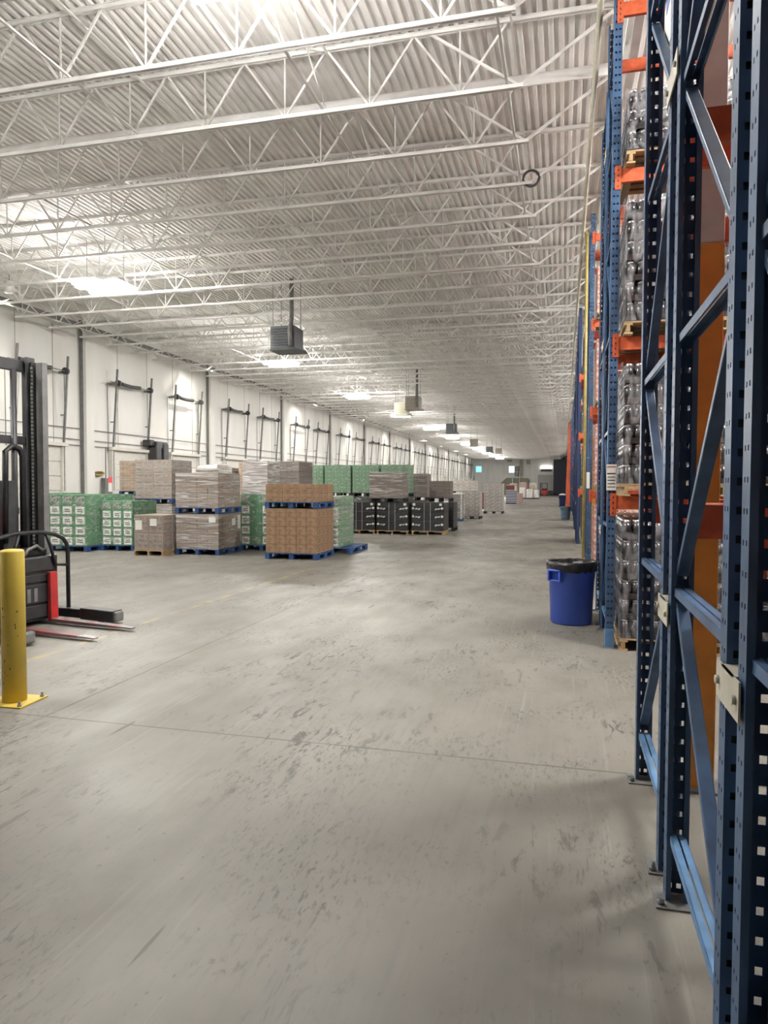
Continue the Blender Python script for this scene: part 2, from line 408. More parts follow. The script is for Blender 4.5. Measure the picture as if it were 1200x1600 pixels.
# ---------------------------------------------------------------- roof steel
JY = [7.72 + 1.46 * k for k in range(-3, 88)]
TOPZ, BOTZ = DECK, 6.7
def joist_parts():
    top = MB()
    for s in (-.035, .012): top.box(-16.45, .68, s, s + .023, TOPZ - .055, TOPZ - .003); top.box(-16.45, .68, s - .01 if s < 0 else s, s + .033 if s > 0 else s + .023, TOPZ - .012, TOPZ - .003)
    bot = MB()
    for s in (-.035, .012): bot.box(-16.0, -.55, s, s + .023, BOTZ, BOTZ + .05)
    web = MB(); x = -15.75; first = True
    while x < -1.0:
        web.bar((x, 0, BOTZ + .02), (x - .6, 0, TOPZ - .03), .022, .028); web.bar((x, 0, BOTZ + .02), (x + .6, 0, TOPZ - .03), .022, .028)
        web.bar((x, 0, BOTZ + .02), (x, 0, TOPZ - .03), .016, .02); x += 1.2
    web.bar((-.6, 0, BOTZ + .03), (.6, 0, TOPZ - .05), .03, .035); web.bar((-.6, 0, BOTZ + .03), (-1.75, 0, TOPZ - .03), .03, .035)
    return top.mesh('top_chord', M_white), bot.mesh('bottom_chord', M_white), web.mesh('web', M_white)
tm, bm_, wm = joist_parts()
for y in JY:
    t = thing('roof_joist', 'white open-web steel roof joist spanning from dock wall to rack side', 'roof joist', (0, y, 0), 0, 'roof joists over the main aisle')
    link('top_chord', tm, t); link('bottom_chord', bm_, t); link('web', wm, t)
rt = MB()
for s in (-.035, .012): rt.box(.85, 13.9, s, s + .023, TOPZ - .055, TOPZ - .003)
for s in (-.035, .012): rt.box(1.9, 13.9, s, s + .023, 7.08, 7.12)
x = 2.2
while x < 13.2:
    rt.bar((x, 0, 7.1), (x - .45, 0, TOPZ - .03), .02); rt.bar((x, 0, 7.1), (x + .45, 0, TOPZ - .03), .02); x += .9
rtm = rt.mesh('rack_side_joist', M_white)
for y in JY[:60]:
    tag(link('rack_side_joist', rtm, None, (0, y, 0)), 'white shallow roof joist above the rack rows', 'roof joist', 'roof joists above the racks')
g = thing('joist_girder', 'white girder running along the hall above the rack row ends', 'girder', (.77, 0, 0))
MB().box(-.06, .06, -6, 135.8, DECK - .12, DECK - .06).build('top_chord', M_white, g)
MB().box(-.05, .05, -6, 135.8, 6.98, 7.04).build('bottom_chord', M_white, g)
w = MB(); y = -5.5
while y < 135: w.bar((0, y, 7.02), (0, y + .73, DECK - .1), .03); w.bar((0, y + .73, DECK - .1), (0, y + 1.46, 7.02), .03); y += 1.46
w.build('web', M_white, g)
for i, x in enumerate((-15.2, -12.0, -9.0, -6.0, -3.2, -.75)):
    b = MB(); b.bar((x, JY[0], BOTZ + .06), (x, JY[-1], BOTZ + .06), .028); b.bar((x + .05, JY[0], TOPZ - .07), (x + .05, JY[-1], TOPZ - .07), .028)
    if i in (0, 2, 4):
        for a, c_ in zip(JY, JY[1:]):
            if any(a - .1 < q_ < c_ + .1 for q_ in (10.1, 23.2, 36.4, 46.6, 62.6, 79.0)): continue
            b.bar((x + .02, a, BOTZ + .05), (x + .02, c_, TOPZ - .06), .018); b.bar((x + .04, c_, BOTZ + .05), (x + .04, a, TOPZ - .06), .018)
    tag(b.build('bridging', M_white), 'thin white bridging steel tying the roof joists together lengthwise', 'bridging', 'joist bridging lines')
for i, y in enumerate((10.1, 23.2, 36.4, 46.6, 62.6, 79.0)):
    q = MB(); q.tube([(-16.2, y, 7.30), (.6, y, 7.30)], .055 if i else .07, 10)
    tag(q.build('sprinkler_pipe', M_white), 'white sprinkler main crossing the hall just under the roof deck', 'pipe', 'sprinkler mains')
tag(MB().box(-15.9, -15.75, 6, 134, 7.0, 7.12).build('cable_tray', M_grey), 'dark cable tray along the top of the dock wall', 'cable tray')
tag(MB().tube([(.31, -3, 6.62), (.31, 134, 6.62)], .034, 10).build('gas_pipe', M_cream), 'cream pipe running along the ceiling above the rack row ends', 'pipe')
t = MB(); t.tube([(.385, 14.2, .05), (.385, 14.2, 6.55)], .026, 10); t.tube([(.385, 14.2, .05), (.385, 14.2, .30)], .045, 10); t.tube([(.385, 14.2, 6.5), (.355, 14.2, 6.57)], .026, 8)
tag(t.build('gas_riser', M_yelp), 'thin yellow vertical pipe beside the rack row end', 'pipe')
t = MB(); t.tube([(-.58 + .13 * math.cos(a / 12 * 3.1416), 12.1, 6.8 + .13 * math.sin(a / 12 * 3.1416)) for a in range(25)], .022, 8)
tag(t.build('cable_coil', M_dark), 'small dark ring of coiled cable hung on a roof joist', 'cable')

# ---------------------------------------------------------------- columns
def column(y, lab, top=7.0):
    c = thing('building_column', lab, 'column', (.765, y, 0))
    MB().box(-.07, .07, -.07, .07, 0, 3.03).build('lower_sleeve', M_colorg, c, .012)['label'] = 'orange painted lower column'
    MB().box(-.068, .068, -.068, .068, 3.03, 6.98).build('upper_shaft', M_colw, c, .01)['label'] = 'white upper column'
    MB().box(-.13, .13, -.13, .13, 0, .015).build('base_plate', M_grey, c)
column(4.27, 'steel column, orange below and white above, standing inside nearest rack')
column(19.4, 'steel column, orange below, standing inside the third rack', )
c = thing('column_guard', 'tall orange column guard at far right end of the rack rows', 'column', (.38, 61.6, 0))
MB().hexa([(-.22, -.12, 0), (.17, -.12, 0), (.17, .12, 0), (-.22, .12, 0), (-.02, -.12, 7.1), (.17, -.12, 7.1), (.17, .12, 7.1), (-.02, .12, 7.1)]).build('guard', M_orange, c, .02)
MB().box(-.27, .22, -.18, .18, 0, .02).build('base_plate', M_grey, c)

# ---------------------------------------------------------------- lights
def fixture(loc, led, lab, group=None):
    t = thing('high_bay_light', lab, 'ceiling light', loc, 0, group)
    MB().box(-.60, .60, -.40, .40, .03, .10).build('housing', M_white, t, .01)
    for y in (-.26, .26): MB().box(-.56, .56, y - .10, y + .10, -.02, .03).build('led_panel', led, t)
    MB().box(-.5, .5, -.28, .28, .105, .115).build('deck_fill_panel', M_fillnearup if led is M_lednear else M_fillup, t)  # added glowing panel that lightens the deck above
    e = MB(); e.box(-.606, -.60, -.40, .40, .042, .088); e.box(.60, .606, -.40, .40, .042, .088); e.box(-.60, .60, -.406, -.40, .042, .088); e.box(-.60, .60, .40, .406, .042, .088)
    e.build('side_fill_strip', M_fillside, t)  # strips added to spread light over the ceiling
    hg = MB()
    for x in (-.5, .5): hg.tube([(x, 0, .1), (x, 0, DECK - loc[2])], .006, 5)
    hg.build('hanger', M_grey, t); return t
ys = [14.75, 25.45, 35.9, 46.1, 57.5, 68.6, 79.3, 89.9, 100.4, 111, 121.6]
fixture((-10.6, ys[0], 6.35), M_led, 'lit twin-panel high bay light nearest in the row along dock wall')
for y in ys[1:]: fixture((-10.6, y, 6.35), M_led, 'lit twin-panel high bay light farther along the row by dock wall', 'row of high bay lights')
fixture((-3.12, 6.25, 6.58), M_lednear, 'bright high bay light hanging directly over the near aisle floor')
fixture((-10.6, 4.2, 6.35), M_led, 'lit twin-panel high bay light outside the left edge of view')
for y in (5.9, 12.3, 19.2, 26.1, 33.1, 40.0, 47.0, 53.9, 67.8, 81.7, 95.6, 109.5): fixture((3.2, y, 6.75), M_ledaisle, 'lit high bay light hanging in an aisle between two racks', 'rack aisle lights')

def downlight(y, lab):
    t = thing('wall_downlight', lab, 'downlight', (-14.9, y, 7.0), 0, 'downlights above the dock wall')
    MB().lathe([(.02, .30), (.13, .30), (.13, 0), (.12, 0), (.12, .27), (.02, .27)], n=20).build('can', M_white, t)
    MB().tube([(0, 0, .3), (0, 0, DECK - 7.0)], .012, 6).build('stem', M_grey, t)
    d_ = bpy.data.lights.new('bulb', 'SPOT'); d_.energy = WASH_W; d_.color = (1, .96, .84); d_.spot_size = math.radians(112); d_.spot_blend = 1.0; d_.shadow_soft_size = .08
    o = bpy.data.objects.new('bulb', d_); COL.objects.link(o); o.parent = t; o.location = (0, 0, -.02); o.rotation_euler = (0, math.radians(30), 0)
for y in (16.5, 28.4, 42.0, 53.2, 65.0, 77.5, 89.0, 101, 112.5, 124): downlight(y, 'small shielded downlight tucked between the joists along the dock wall')
# ---------------------------------------------------------------- unit heaters
def heater(x, y, body, lab, flue=True):
    t = thing('unit_heater', lab, 'heater', (x, y, 5.5))
    MB().box(-.36, .36, -.36, .36, .06, .68).build('casing', body, t, .02)
    l = MB()
    for k in range(7): l.hexa([(-.3, -.40, .12 + k * .075), (.3, -.40, .12 + k * .075), (.3, -.36, .15 + k * .075), (-.3, -.36, .15 + k * .075), (-.3, -.40, .13 + k * .075), (.3, -.40, .13 + k * .075), (.3, -.36, .16 + k * .075), (-.3, -.36, .16 + k * .075)])
    l.build('louver', body, t)
    MB().hexa([(-.38, -.38, 0), (.38, -.38, 0), (.5, .38, 0), (-.38, .38, 0), (-.36, -.36, .06), (.36, -.36, .06), (.44, .36, .1), (-.36, .36, .06)]).build('drip_pan', body, t)
    if flue: MB().tube([(.28, -.43, .1), (.26, -.45, .5), (.22, -.2, .9), (.22, -.2, 2.0)], .06, 12).build('flue', M_grey, t)
    hg = MB()
    for sx in (-.3, .3):
        for sy in (-.3, .3): hg.tube([(sx, sy, .66), (sx, sy, 2.05)], .009, 5)
    hg.build('hanger', M_grey, t); MB().tube([(0, .36, .36), (0, .5, .36)], .22, 16).build('fan', M_dark, t)
heater(-7.7, 18.96, M_heat, 'nearest dark grey unit heater with flue pipe hanging under the roof')
heater(-7.38, 34.9, M_heatb, 'beige unit heater hanging right of its paler twin')
heater(-8.5, 37.3, mat('heater_cream', (.50, .48, .38), .55), 'pale cream unit heater hanging over a lit lamp', False)
heater(-7.9, 50.8, M_heat, 'small dark unit heater in mid hall beyond the beige pair')
heater(-8.35, 67.7, M_heatb, 'small beige unit heater far down the hall', False)
heater(-8.2, 80.8, M_heat, 'far unit heater, left one of the distant pair', False)
heater(-7.5, 84.6, M_heatb, 'far unit heater, right one of the distant pair', False)

# ---------------------------------------------------------------- pallet racks
PW, PD, PH = .085, .075, 7.0
def post_mesh():
    d_, w_ = PD, PW
    us = []       # (x, y, holecol) polyline across the folded sheet
    path = [(-w_ / 2 + .02, d_), (-w_ / 2, d_)]
    fl = [.018, .027, .046, .056]
    left = [(-w_ / 2, d_ - q) for q in fl] + [(-w_ / 2, 0)]
    web = [(-w_ / 2 + q, 0) for q in (.016, .034, .052, .070)] + [(w_ / 2, 0)]
    right = [(w_ / 2, q) for q in fl] + [(w_ / 2, d_), (w_ / 2 - .02, d_)]
    path += left + web + right
    kind = []     # per segment: 0 none, 1 flange slot, 2 web hole
    segs = len(path) - 1
    for i in range(segs): kind.append(0)
    # segments: 0 lip, 1-5 left flange, 6-10 web, 11-15 right flange, 16 lip
    for i in (2, 4, 12, 14): kind[i] = 1
    for i in (7, 9): kind[i] = 2
    pitch = .0762; zs = []; rows = []
    z = 0.0
    while z < PH - .01:
        zs += [z, z + .027, z + .034, z + .048]; rows += [0, 2, 3, 1][0:4]; z += pitch
    zs.append(z)
    vs = []; fs = []
    nc = len(path)
    for zz in zs:
        for (x, y) in path: vs.append((x, y, zz))
    for r in range(len(zs) - 1):
        kr = r % 4           # 0 solid, 1 web only, 2 web+flange, 3 solid
        for i in range(segs):
            if kind[i] == 2 and kr in (1, 2): continue
            if kind[i] == 1 and kr == 2: continue
            fs.append((r * nc + i, r * nc + i + 1, (r + 1) * nc + i + 1, (r + 1) * nc + i))
    me = bpy.data.meshes.new('upright'); me.from_pydata(vs, [], fs)
    bm = bmesh.new(); bm.from_mesh(me); bmesh.ops.recalc_face_normals(bm, faces=bm.faces)
    bmesh.ops.solidify(bm, geom=bm.faces[:], thickness=.0025); bm.to_mesh(me); bm.free()
    me.materials.append(M_blue); return me
POST = post_mesh()
def simple_post(m):
    b = MB(); w_ = PW / 2; b.box(-w_, w_, 0, .006, 0, PH); b.box(-w_, -w_ + .006, 0, PD, 0, PH); b.box(w_ - .006, w_, 0, PD, 0, PH)
    return b.mesh('upright', m)
POST2 = simple_post(M_bluerow)
FD = 1.07
HZ = [.28, 1.29, 2.30, 3.31, 4.32, 5.33, 6.34]
def chan(p, q, hw=.06):
    b = MB(); p, q = Vector(p), Vector(q); d_ = (q - p).normalized(); sx = Vector((1, 0, 0)); n_ = d_.cross(sx)
    def off(a, c_): return sx * a + n_ * c_
    for x0, x1 in ((-hw / 2, -.004), (.004, hw / 2)):
        v = []
        for e in (p, q):
            v += [e + off(x0, -.003), e + off(x1, -.003), e + off(x1, .003), e + off(x0, .003)]
        b.hexa(v)
    for x in (-hw / 2, hw / 2 - .004):
        v = []
        for e in (p, q):
            v += [e + off(x, -.03), e + off(x + .004, -.03), e + off(x + .004, .003), e + off(x, .003)]
        b.hexa(v)
    return b
def brace_meshes():
    out = []
    for i, z in enumerate(HZ):
        out.append((chan((0, FD - .06, z), (0, .06, z)).mesh('brace', M_bluel if i == 0 else M_blue)))
    for i in range(6):
        a, c_ = HZ[i] + .06, HZ[i + 1] - .06
        p, q = ((0, .06, a), (0, FD - .06, c_)) if i % 2 == 0 else ((0, .06, c_), (0, FD - .06, a))
        out.append(MB().bar(p, q, .046, .028).mesh('brace', M_blue, .004))
    return out
BR = brace_meshes()
bb = MB()
for i in range(7): bb.bar((0, .06, HZ[i]), (0, FD - .06, HZ[i]), .05, .03)
for i in range(6):
    bb.bar((0, .06, HZ[i] + .05 if i % 2 == 0 else HZ[i + 1] - .05), (0, FD - .06, HZ[i + 1] - .05 if i % 2 == 0 else HZ[i] + .05), .04, .03)
BRALL = bb.mesh('frame_bracing', M_blue); BRALL2 = bb.mesh('frame_bracing', M_bluerow)
bp_ = MB(); bp_.box(-.085, .085, -.03, .13, 0, .008); bp_.tube([(-.065, .0, .008), (-.065, .0, .045)], .009, 6, 1); bp_.tube([(-.065, .0, .008), (-.065, .0, .022)], .016, 6, 1); bp_.tube([(.065, .1, .008), (.065, .1, .03)], .014, 6, 1)
BASE = bp_.mesh('base_plate', [M_grey, M_steel])
BL = 2.5
INSERT = MB().box(-.034, .034, .018, .066, .01, PH - .05).mesh('post_insert', M_black)
LEV = [1.60, 3.25, 4.96, 6.63]
bmm = MB(); bmm.box(PW / 2, BL + PW / 2, .0, .045, -.14, 0); BEAM = bmm.mesh('beam', M_orange, .006)
cn = MB(); cn.box(-.012, PW / 2 + .006, -.006, 0, -.21, .03); cn.box(PW / 2, PW / 2 + .006, -.006, .05, -.21, .03)
for k in range(4): cn.box(.012, .024, -.0075, -.006, -.19 + k * .055, -.17 + k * .055, 1)
CONN = cn.mesh('connector', [M_orange, M_dark])
SPAC = {}
def rack(lab, x0, frames, bays, detail, levels, group=None):
    yy = frames[0][0]
    r = thing('pallet_rack', lab, 'pallet rack', (x0 + PW / 2, yy, 0), 0, group)
    pm = POST if detail > 0 else POST2
    for fi, (y, mir, hs) in enumerate(frames):
        dy = y - yy
        for b in range(bays + 1):
            lx = b * (BL + PW); s = hs / PH
            link('upright', pm, r, (lx, dy, 0), 0, (1, 1, s)); link('upright', pm, r, (lx, dy + FD, 0), math.pi, (1, 1, s))
            if detail > 1 and b == 0: link('post_insert', INSERT, r, (lx, dy, 0), 0, (1, 1, s))
            if detail > 0 and b < 2: link('base_plate', BASE, r, (lx, dy, 0)); link('base_plate', BASE, r, (lx, dy + FD, 0), math.pi)
            if detail > 1 and b == 0:
                for me in BR:
                    if mir: link('brace', me, r, (lx, dy + FD, 0), math.pi)
                    else: link('brace', me, r, (lx, dy, 0))
            else:
                link('frame_bracing', BRALL if detail else BRALL2, r, (lx, dy + (FD if mir else 0), 0), math.pi if mir else 0)
        for b in range(bays):
            lx = b * (BL + PW)
            for z in levels:
                if z > hs - .1: continue
                o = link('beam', BEAM, r, (lx, dy + .002, z)); q = link('beam', BEAM, r, (lx + BL + PW, dy + FD - .002, z), math.pi)
                link('connector', CONN, o, (0, -.002, 0))
                link('connector', CONN, q, (0, -.002, 0))
                if detail > 1 and b == 0:
                    pass
        if fi + 1 < len(frames):
            y1 = frames[fi + 1][0]
            lo, hi = min(y, y1), max(y, y1); gap0, gap1 = lo + FD - yy, hi - yy
            for z in (1.18, 3.38, 5.6):
                m_ = MB(); m_.box(-PW / 2 - .012, -PW / 2 - .007, gap0 - .06, gap1 + .06, z - .05, z + .05); m_.box(-PW / 2 - .012, -PW / 2 + .03, gap0 + .0, gap1 + .0, z + .045, z + .05)
                m_.tube([(-PW / 2 - .012, gap0 - .03, z), (-PW / 2 - .022, gap0 - .03, z)], .012, 6); m_.tube([(-PW / 2 - .012, gap1 + .03, z), (-PW / 2 - .022, gap1 + .03, z)], .012, 6)
                m_.build('row_spacer', M_cream, r)
    return r
R1 = rack('nearest blue pallet rack with perforated posts, filling the right edge', .425, [(3.25, True, 7.0), (2.02, False, 7.0), (.82, True, 7.0)], 3, 2, [1.63, 3.19, 4.96])
R2 = rack('second blue pallet rack with orange beams, right behind the blue bin', .445, [(7.72, True, 7.0), (8.99, False, 6.4)], 3, 2, LEV)
R3 = rack('third blue pallet rack, just beyond the thin yellow pipe', .46, [(14.5, True, 7.0), (15.77, False, 6.9)], 3, 1, LEV)
for k in range(15):
    y = 21.5 + 6.95 * k
    rack('dark blue pallet rack in the far part of the row', (.385, .43, .50, .54)[min(k, 3)], [(y, True, 6.9), (y + 1.27, False, 6.9)], 1, 0, LEV[:3], 'far pallet racks')
# stickers and sign on the racks
st = MB(); st.box(-PW / 2 - .01, PW / 2 + .004, -.010, -.006, 1.66, 1.93); 
for k in range(5): st.box(-PW / 2, PW / 2 - .01, -.0115, -.010, 1.69 + k * .035, 1.698 + k * .035, 1)
for z in (1.83, 1.90): st.box(-PW / 2 - .005, PW / 2 - .004, -.0115, -.010, z, z + .010, 2)
st.build('location_label', [M_label, M_ink, M_inkr], R2)['label'] = 'cream location label with red and black lines'
st = MB(); st.box(-PW / 2 - .02, -.0, -.010, -.006, 1.66, 1.98); st.build('location_label', M_label, R3)['label'] = 'white location label'
MB().box(-PW / 2 - .004, PW / 2 + .004, -.012, .07, .008, .20).build('post_guard', M_bluel, R2, .004)['label'] = 'pale blue post foot'
sg = MB(); sg.box(.030, .036, .22, .88, 3.97, 4.95)
for a, c_ in ((.27, .33), (.42, .47), (.56, .62), (.74, .80)): sg.box(.0288, .030, a, c_, 4.18, 4.80, 1)
for a, c_, z in ((.27, .47, 4.72), (.27, .47, 4.46), (.56, .80, 4.72), (.56, .80, 4.18)): sg.box(.0284, .030, a, c_, z, z + .08, 1)
sg.build('aisle_sign', [M_label, M_inkb], R1)['label'] = 'white sign with blue lettering'

# ---------------------------------------------------------------- pallets
def pallet_meshes(m, w=1.2, d_=1.0, h=.144, block=True):
    dk = MB()
    nb = 7
    for k in range(nb):
        y0 = -d_ / 2 + k * (d_ - .1) / (nb - 1); dk.box(-w / 2, w / 2, y0, y0 + .1, h - .02, h)
    for x in (-w / 2, -.05, w / 2 - .1): dk.box(x, x + .1, -d_ / 2, d_ / 2, h - .04, h - .02)
    deck = dk.mesh('deck', m, .003)
    bl = MB()
    if block: bl.box(-.05, .05, -.07, .07, .02, h - .04); blk = bl.mesh('block', m, .004)
    bt = MB(); bt.box(-.05, .05, -d_ / 2, d_ / 2, 0, .02); btm = bt.mesh('bottom_board', m, .002)
    sr = MB(); sr.box(-.02, .02, -d_ / 2, d_ / 2, .02, h - .04); srm = sr.mesh('stringer', m, .003)
    return deck, (blk if block else srm), btm, w, d_, block
PB = pallet_meshes(M_pblue); PWD = pallet_meshes(M_wood, h=.13, block=False); PDK = pallet_meshes(M_pdark)
PK = {'blue': PB, 'wood': PWD, 'dark': PDK}
def pallet(kind, cx, cy, w, d_, z, lab, group=None, simple=False):
    deck, blk, btm, W0, D0, isb = PK[kind]
    t = thing('pallet', lab, 'pallet', (cx, cy, z), 0, group); t.scale = (w / W0, d_ / D0, 1)
    link('deck', deck, t)
    xs = (-W0 / 2 + .05, 0, W0 / 2 - .05)
    for x in xs:
        link('bottom_board', btm, t, (x, 0, 0))
        if isb:
            for y in (-D0 / 2 + .07, 0, D0 / 2 - .07): link('block', blk, t, (x, y, 0))
        else: link('stringer', blk, t, (x, 0, 0))
    return t
PHT = {'blue': .144, 'wood': .13, 'dark': .144}

# ---------------------------------------------------------------- carton loads
CM = {}
PRINT = {'carton_kraft': mat('print_brown', (.20, .11, .06), .7), 'carton_greybrown': mat('print_grey', (.15, .11, .085), .7), 'carton_dark_brown': mat('print_dark', (.085, .06, .048), .7),
         'carton_green_pale': mat('print_pale', (.30, .42, .29), .6), 'carton_tan': MATS['print_brown'], 'carton_white_red': M_inkr}
def carton_mesh(w, d_, h, m, seam=True):
    k = (round(w, 3), round(d_, 3), round(h, 3), m.name)
    if k in CM: return CM[k]
    b = MB(); b.box(-w / 2, w / 2, -d_ / 2, d_ / 2, 0, h)
    me = b.mesh('carton', [m, M_tape], min(.008, h * .06))
    pr = PRINT.get(m.name)
    if pr:
        rnd = random.Random(int(w * 991 + h * 373)); b = MB(); e = .0012
        for (L_, f_) in ((w, 0), (d_, 1)):
            marks = []
            for row in range(max(1, min(3, int(h / .07)))):
                zc = h * (.25 + .27 * row); t = -L_ * .40
                while t < L_ * .38:
                    g_ = L_ * rnd.uniform(.05, .2)
                    if rnd.random() < .62: marks.append((t, min(t + g_, L_ * .42), zc - h * .05, zc + h * rnd.uniform(.03, .10)))
                    t += g_ + L_ * .04
            for t0, t1, z0, z1 in marks:
                for sg_ in (-1, 1):
                    if f_ == 0: y = sg_ * (d_ / 2 + e); b.quad((t0, y, z0), (t1, y, z0), (t1, y, z1), (t0, y, z1))
                    else: x = sg_ * (w / 2 + e); b.quad((x, t0, z0), (x, t1, z0), (x, t1, z1), (x, t0, z1))
        pm_ = b.mesh('print', pr); off = len(me.vertices)
        bm = bmesh.new(); bm.from_mesh(me); n0 = len(bm.faces); bm.from_mesh(pm_); bm.faces.ensure_lookup_table()
        me.materials[1] = pr
        for f in bm.faces[n0:]: f.material_index = 1
        bm.to_mesh(me); bm.free()
    CM[k] = me; return me
LM = {}
def label_mesh(w, h):
    k = (round(w, 3), round(h, 3))
    if k in LM: return LM[k]
    b = MB(); b.box(-w / 2, w / 2, -.002, 0, -h / 2, h / 2)
    rnd = random.Random(3)
    for row, z in ((0, .10), (1, -.16)):
        x = -w * .30
        while x < w * .28:
            g_ = w * rnd.uniform(.05, .09); b.box(x, x + g_, -.0035, -.002, z * h - h * .07, z * h + h * .09, 1); x += g_ + w * .02
    me = b.mesh('label_panel', [M_label, M_ink]); LM[k] = me; return me
def wrap_mesh(w, d_, h, jit=.012):
    b = MB(); nx, nz = 10, 12; rnd = random.Random(int(w * 1000 + h * 77))
    sides = [((-w / 2, -d_ / 2), (w / 2, -d_ / 2), (0, -1)), ((w / 2, -d_ / 2), (w / 2, d_ / 2), (1, 0)), ((w / 2, d_ / 2), (-w / 2, d_ / 2), (0, 1)), ((-w / 2, d_ / 2), (-w / 2, -d_ / 2), (-1, 0))]
    for (a, c_, n_) in sides:
        vs = []; fs = []
        for i in range(nz + 1):
            for k in range(nx + 1):
                t = k / nx; e = rnd.uniform(.004, jit) if 0 < k < nx else .004
                vs.append((a[0] + (c_[0] - a[0]) * t + n_[0] * e, a[1] + (c_[1] - a[1]) * t + n_[1] * e, h * i / nz))
        for i in range(nz):
            for k in range(nx):
                q = i * (nx + 1) + k; fs.append((q, q + 1, q + nx + 2, q + nx + 1))
        b._add(vs, fs, 0, True)
    return b.mesh('stretch_wrap', M_film)
def load(xr, yf, w, d_, z, h, grid, m, lab, film=None, labels=None, gap=.006, jit=.0, name='carton_load', group=None, cat='pallet load', part='carton'):
    """xr, yf: right edge and front edge. labels: function(ix, iz, nx, nz) -> None / 'label' / 'bottle'."""
    cx, cy = xr - w / 2, yf + d_ / 2
    t = thing(name, lab, cat, (cx, cy, z), 0, group)
    nx, ny, nz = grid; cw, cd, ch = w / nx, d_ / ny, h / nz
    me = carton_mesh(cw - gap, cd - gap, ch - gap * .5, m)
    rnd = random.Random(int(abs(xr) * 100 + yf * 10))
    for k in range(nz):
        for i in range(nx):
            for q in range(ny):
                if 0 < i < nx - 1 and 0 < q < ny - 1 and k < nz - 1: continue
                x = -w / 2 + cw * (i + .5) + rnd.uniform(-jit, jit); y = -d_ / 2 + cd * (q + .5) + rnd.uniform(-jit, jit)
                o = link(part, me, t, (x, y, ch * k))
                if labels and q == 0:
                    L = labels(i, k, nx, nz)
                    if L == 'label': link('label_panel', label_mesh(cw * .72, ch * .74), o, (0, -(cd - gap) / 2, ch * .48))
                    elif L == 'bottle':
                        b = carton_mesh(cw * .74, .006, ch * .70, M_bottle); link('bottle_window', b, o, (0, -(cd - gap) / 2 - .002, ch * .14))
    if film:
        wm_ = wrap_mesh(w, d_, h - .003); wm_.materials.clear(); wm_.materials.append(film); link('stretch_wrap', wm_, t)
    return t
def unit(pk, plab, xr, yf, w, d_, z, ztop, grid, m, lab, film=None, labels=None, ov=.03, **kw):
    pallet(pk, xr - w / 2, yf + d_ / 2, w + ov, d_ + ov, z, plab)
    zz = z + PHT[pk]; return load(xr, yf, w, d_, zz, ztop - zz, grid, m, lab, film, labels, **kw)

LG = lambda i, k, nx, nz: 'bottle' if k == nz - 1 else 'label'
LGA = lambda i, k, nx, nz: (None if i % 2 else ('bottle' if k == nz - 1 else 'label'))
# green loads by the dock wall
unit('blue', 'blue pallet under the green cartons beside the lift truck mast', -11.7, 15.4, 1.12, 1.15, 0, 1.45, (3, 3, 5), M_green, 'green cartons with white label panels, pallet load nearest the lift truck', M_filml, LG)
unit('blue', 'blue pallet under the green cartons left of the small brown cartons', -10.70, 15.9, .92, 1.1, 0, 1.29, (3, 3, 5), M_green, 'shorter green carton load with white labels beside small brown cartons', M_filml, LG)
unit('blue', 'blue pallet under green cartons hidden behind the two front green loads', -12.3, 17.2, 1.05, 1.1, 0, 1.44, (3, 3, 5), M_green, 'green carton load tucked between and behind the two front green loads', M_filml)
unit('blue', 'blue pallet under green cartons just behind the mast', -13.75, 16.8, 1.2, 1.1, 0, 1.47, (3, 3, 5), M_green, 'green carton load seen only as a strip right behind mast', M_filml)
# tall grey-brown stack
unit('blue', 'blue pallet on the floor under the tall grey-brown stack', -11.02, 18.3, 1.2, 1.15, 0, 1.15, (3, 3, 4), M_kraft2, 'lower grey-brown load of the tall stack below the black housing', M_filmh)
unit('blue', 'blue pallet halfway up the tall grey-brown stack', -11.02, 18.3, 1.2, 1.15, 1.16, 2.44, (2, 2, 3), M_kraft2, 'large plain grey-brown wrapped load on top of the tall stack', M_film)
unit('blue', 'blue pallet on the floor under the pale brown cartons by the wall', -12.5, 19.6, 1.15, 1.1, 0, 1.36, (3, 3, 4), M_tan, 'lower pale brown cartons behind the tall grey-brown stack', M_film)
unit('blue', 'blue pallet between the two pale brown loads by the wall', -12.5, 19.6, 1.15, 1.1, 1.365, 2.47, (3, 3, 6), M_tan, 'upper pale brown carton load left of the large grey-brown load', M_film)
# small brown cartons on wood
t = unit('wood', 'bare wooden pallet under the small brown cartons', -9.28, 15.0, .78, .85, 0, .98, (2, 2, 2), M_kraft2, 'four big brown cartons in wrap on a bare wooden pallet', M_film)
for x, z in ((-.26, .62), (.14, .66)): 
    b = MB(); b.box(x - .09, x + .09, -.437, -.433, z - .13 if x < 0 else z - .07, z + .10); b.build('shipping_label', M_label, t)
# wrapped double stack
t = unit('blue', 'blue pallet on the floor under the film-wrapped double stack', -8.08, 15.5, 1.15, 1.2, 0, 1.0, (4, 4, 7), M_kraft2, 'lower film-wrapped brown load of the shiny double stack', M_filmh, jit=.004)
for a in ((.33, -.612, .78),): MB().box(a[0], a[0] + .18, a[1] - .006, a[1] - .002, a[2] - .13, a[2] - .0).build('shipping_label', M_label, t)
MB().box(.583, .588, .1, .28, .55, .72).build('shipping_label', M_label, t); MB().box(.583, .588, .42, .55, .45, .8).build('shipping_label', M_label, t)
unit('blue', 'blue pallet between the loads of the shiny double stack', -8.08, 15.5, 1.15, 1.2, 1.01, 2.0, (4, 4, 7), M_kraft2, 'upper film-wrapped brown load of the shiny double stack', M_filmh, jit=.006)
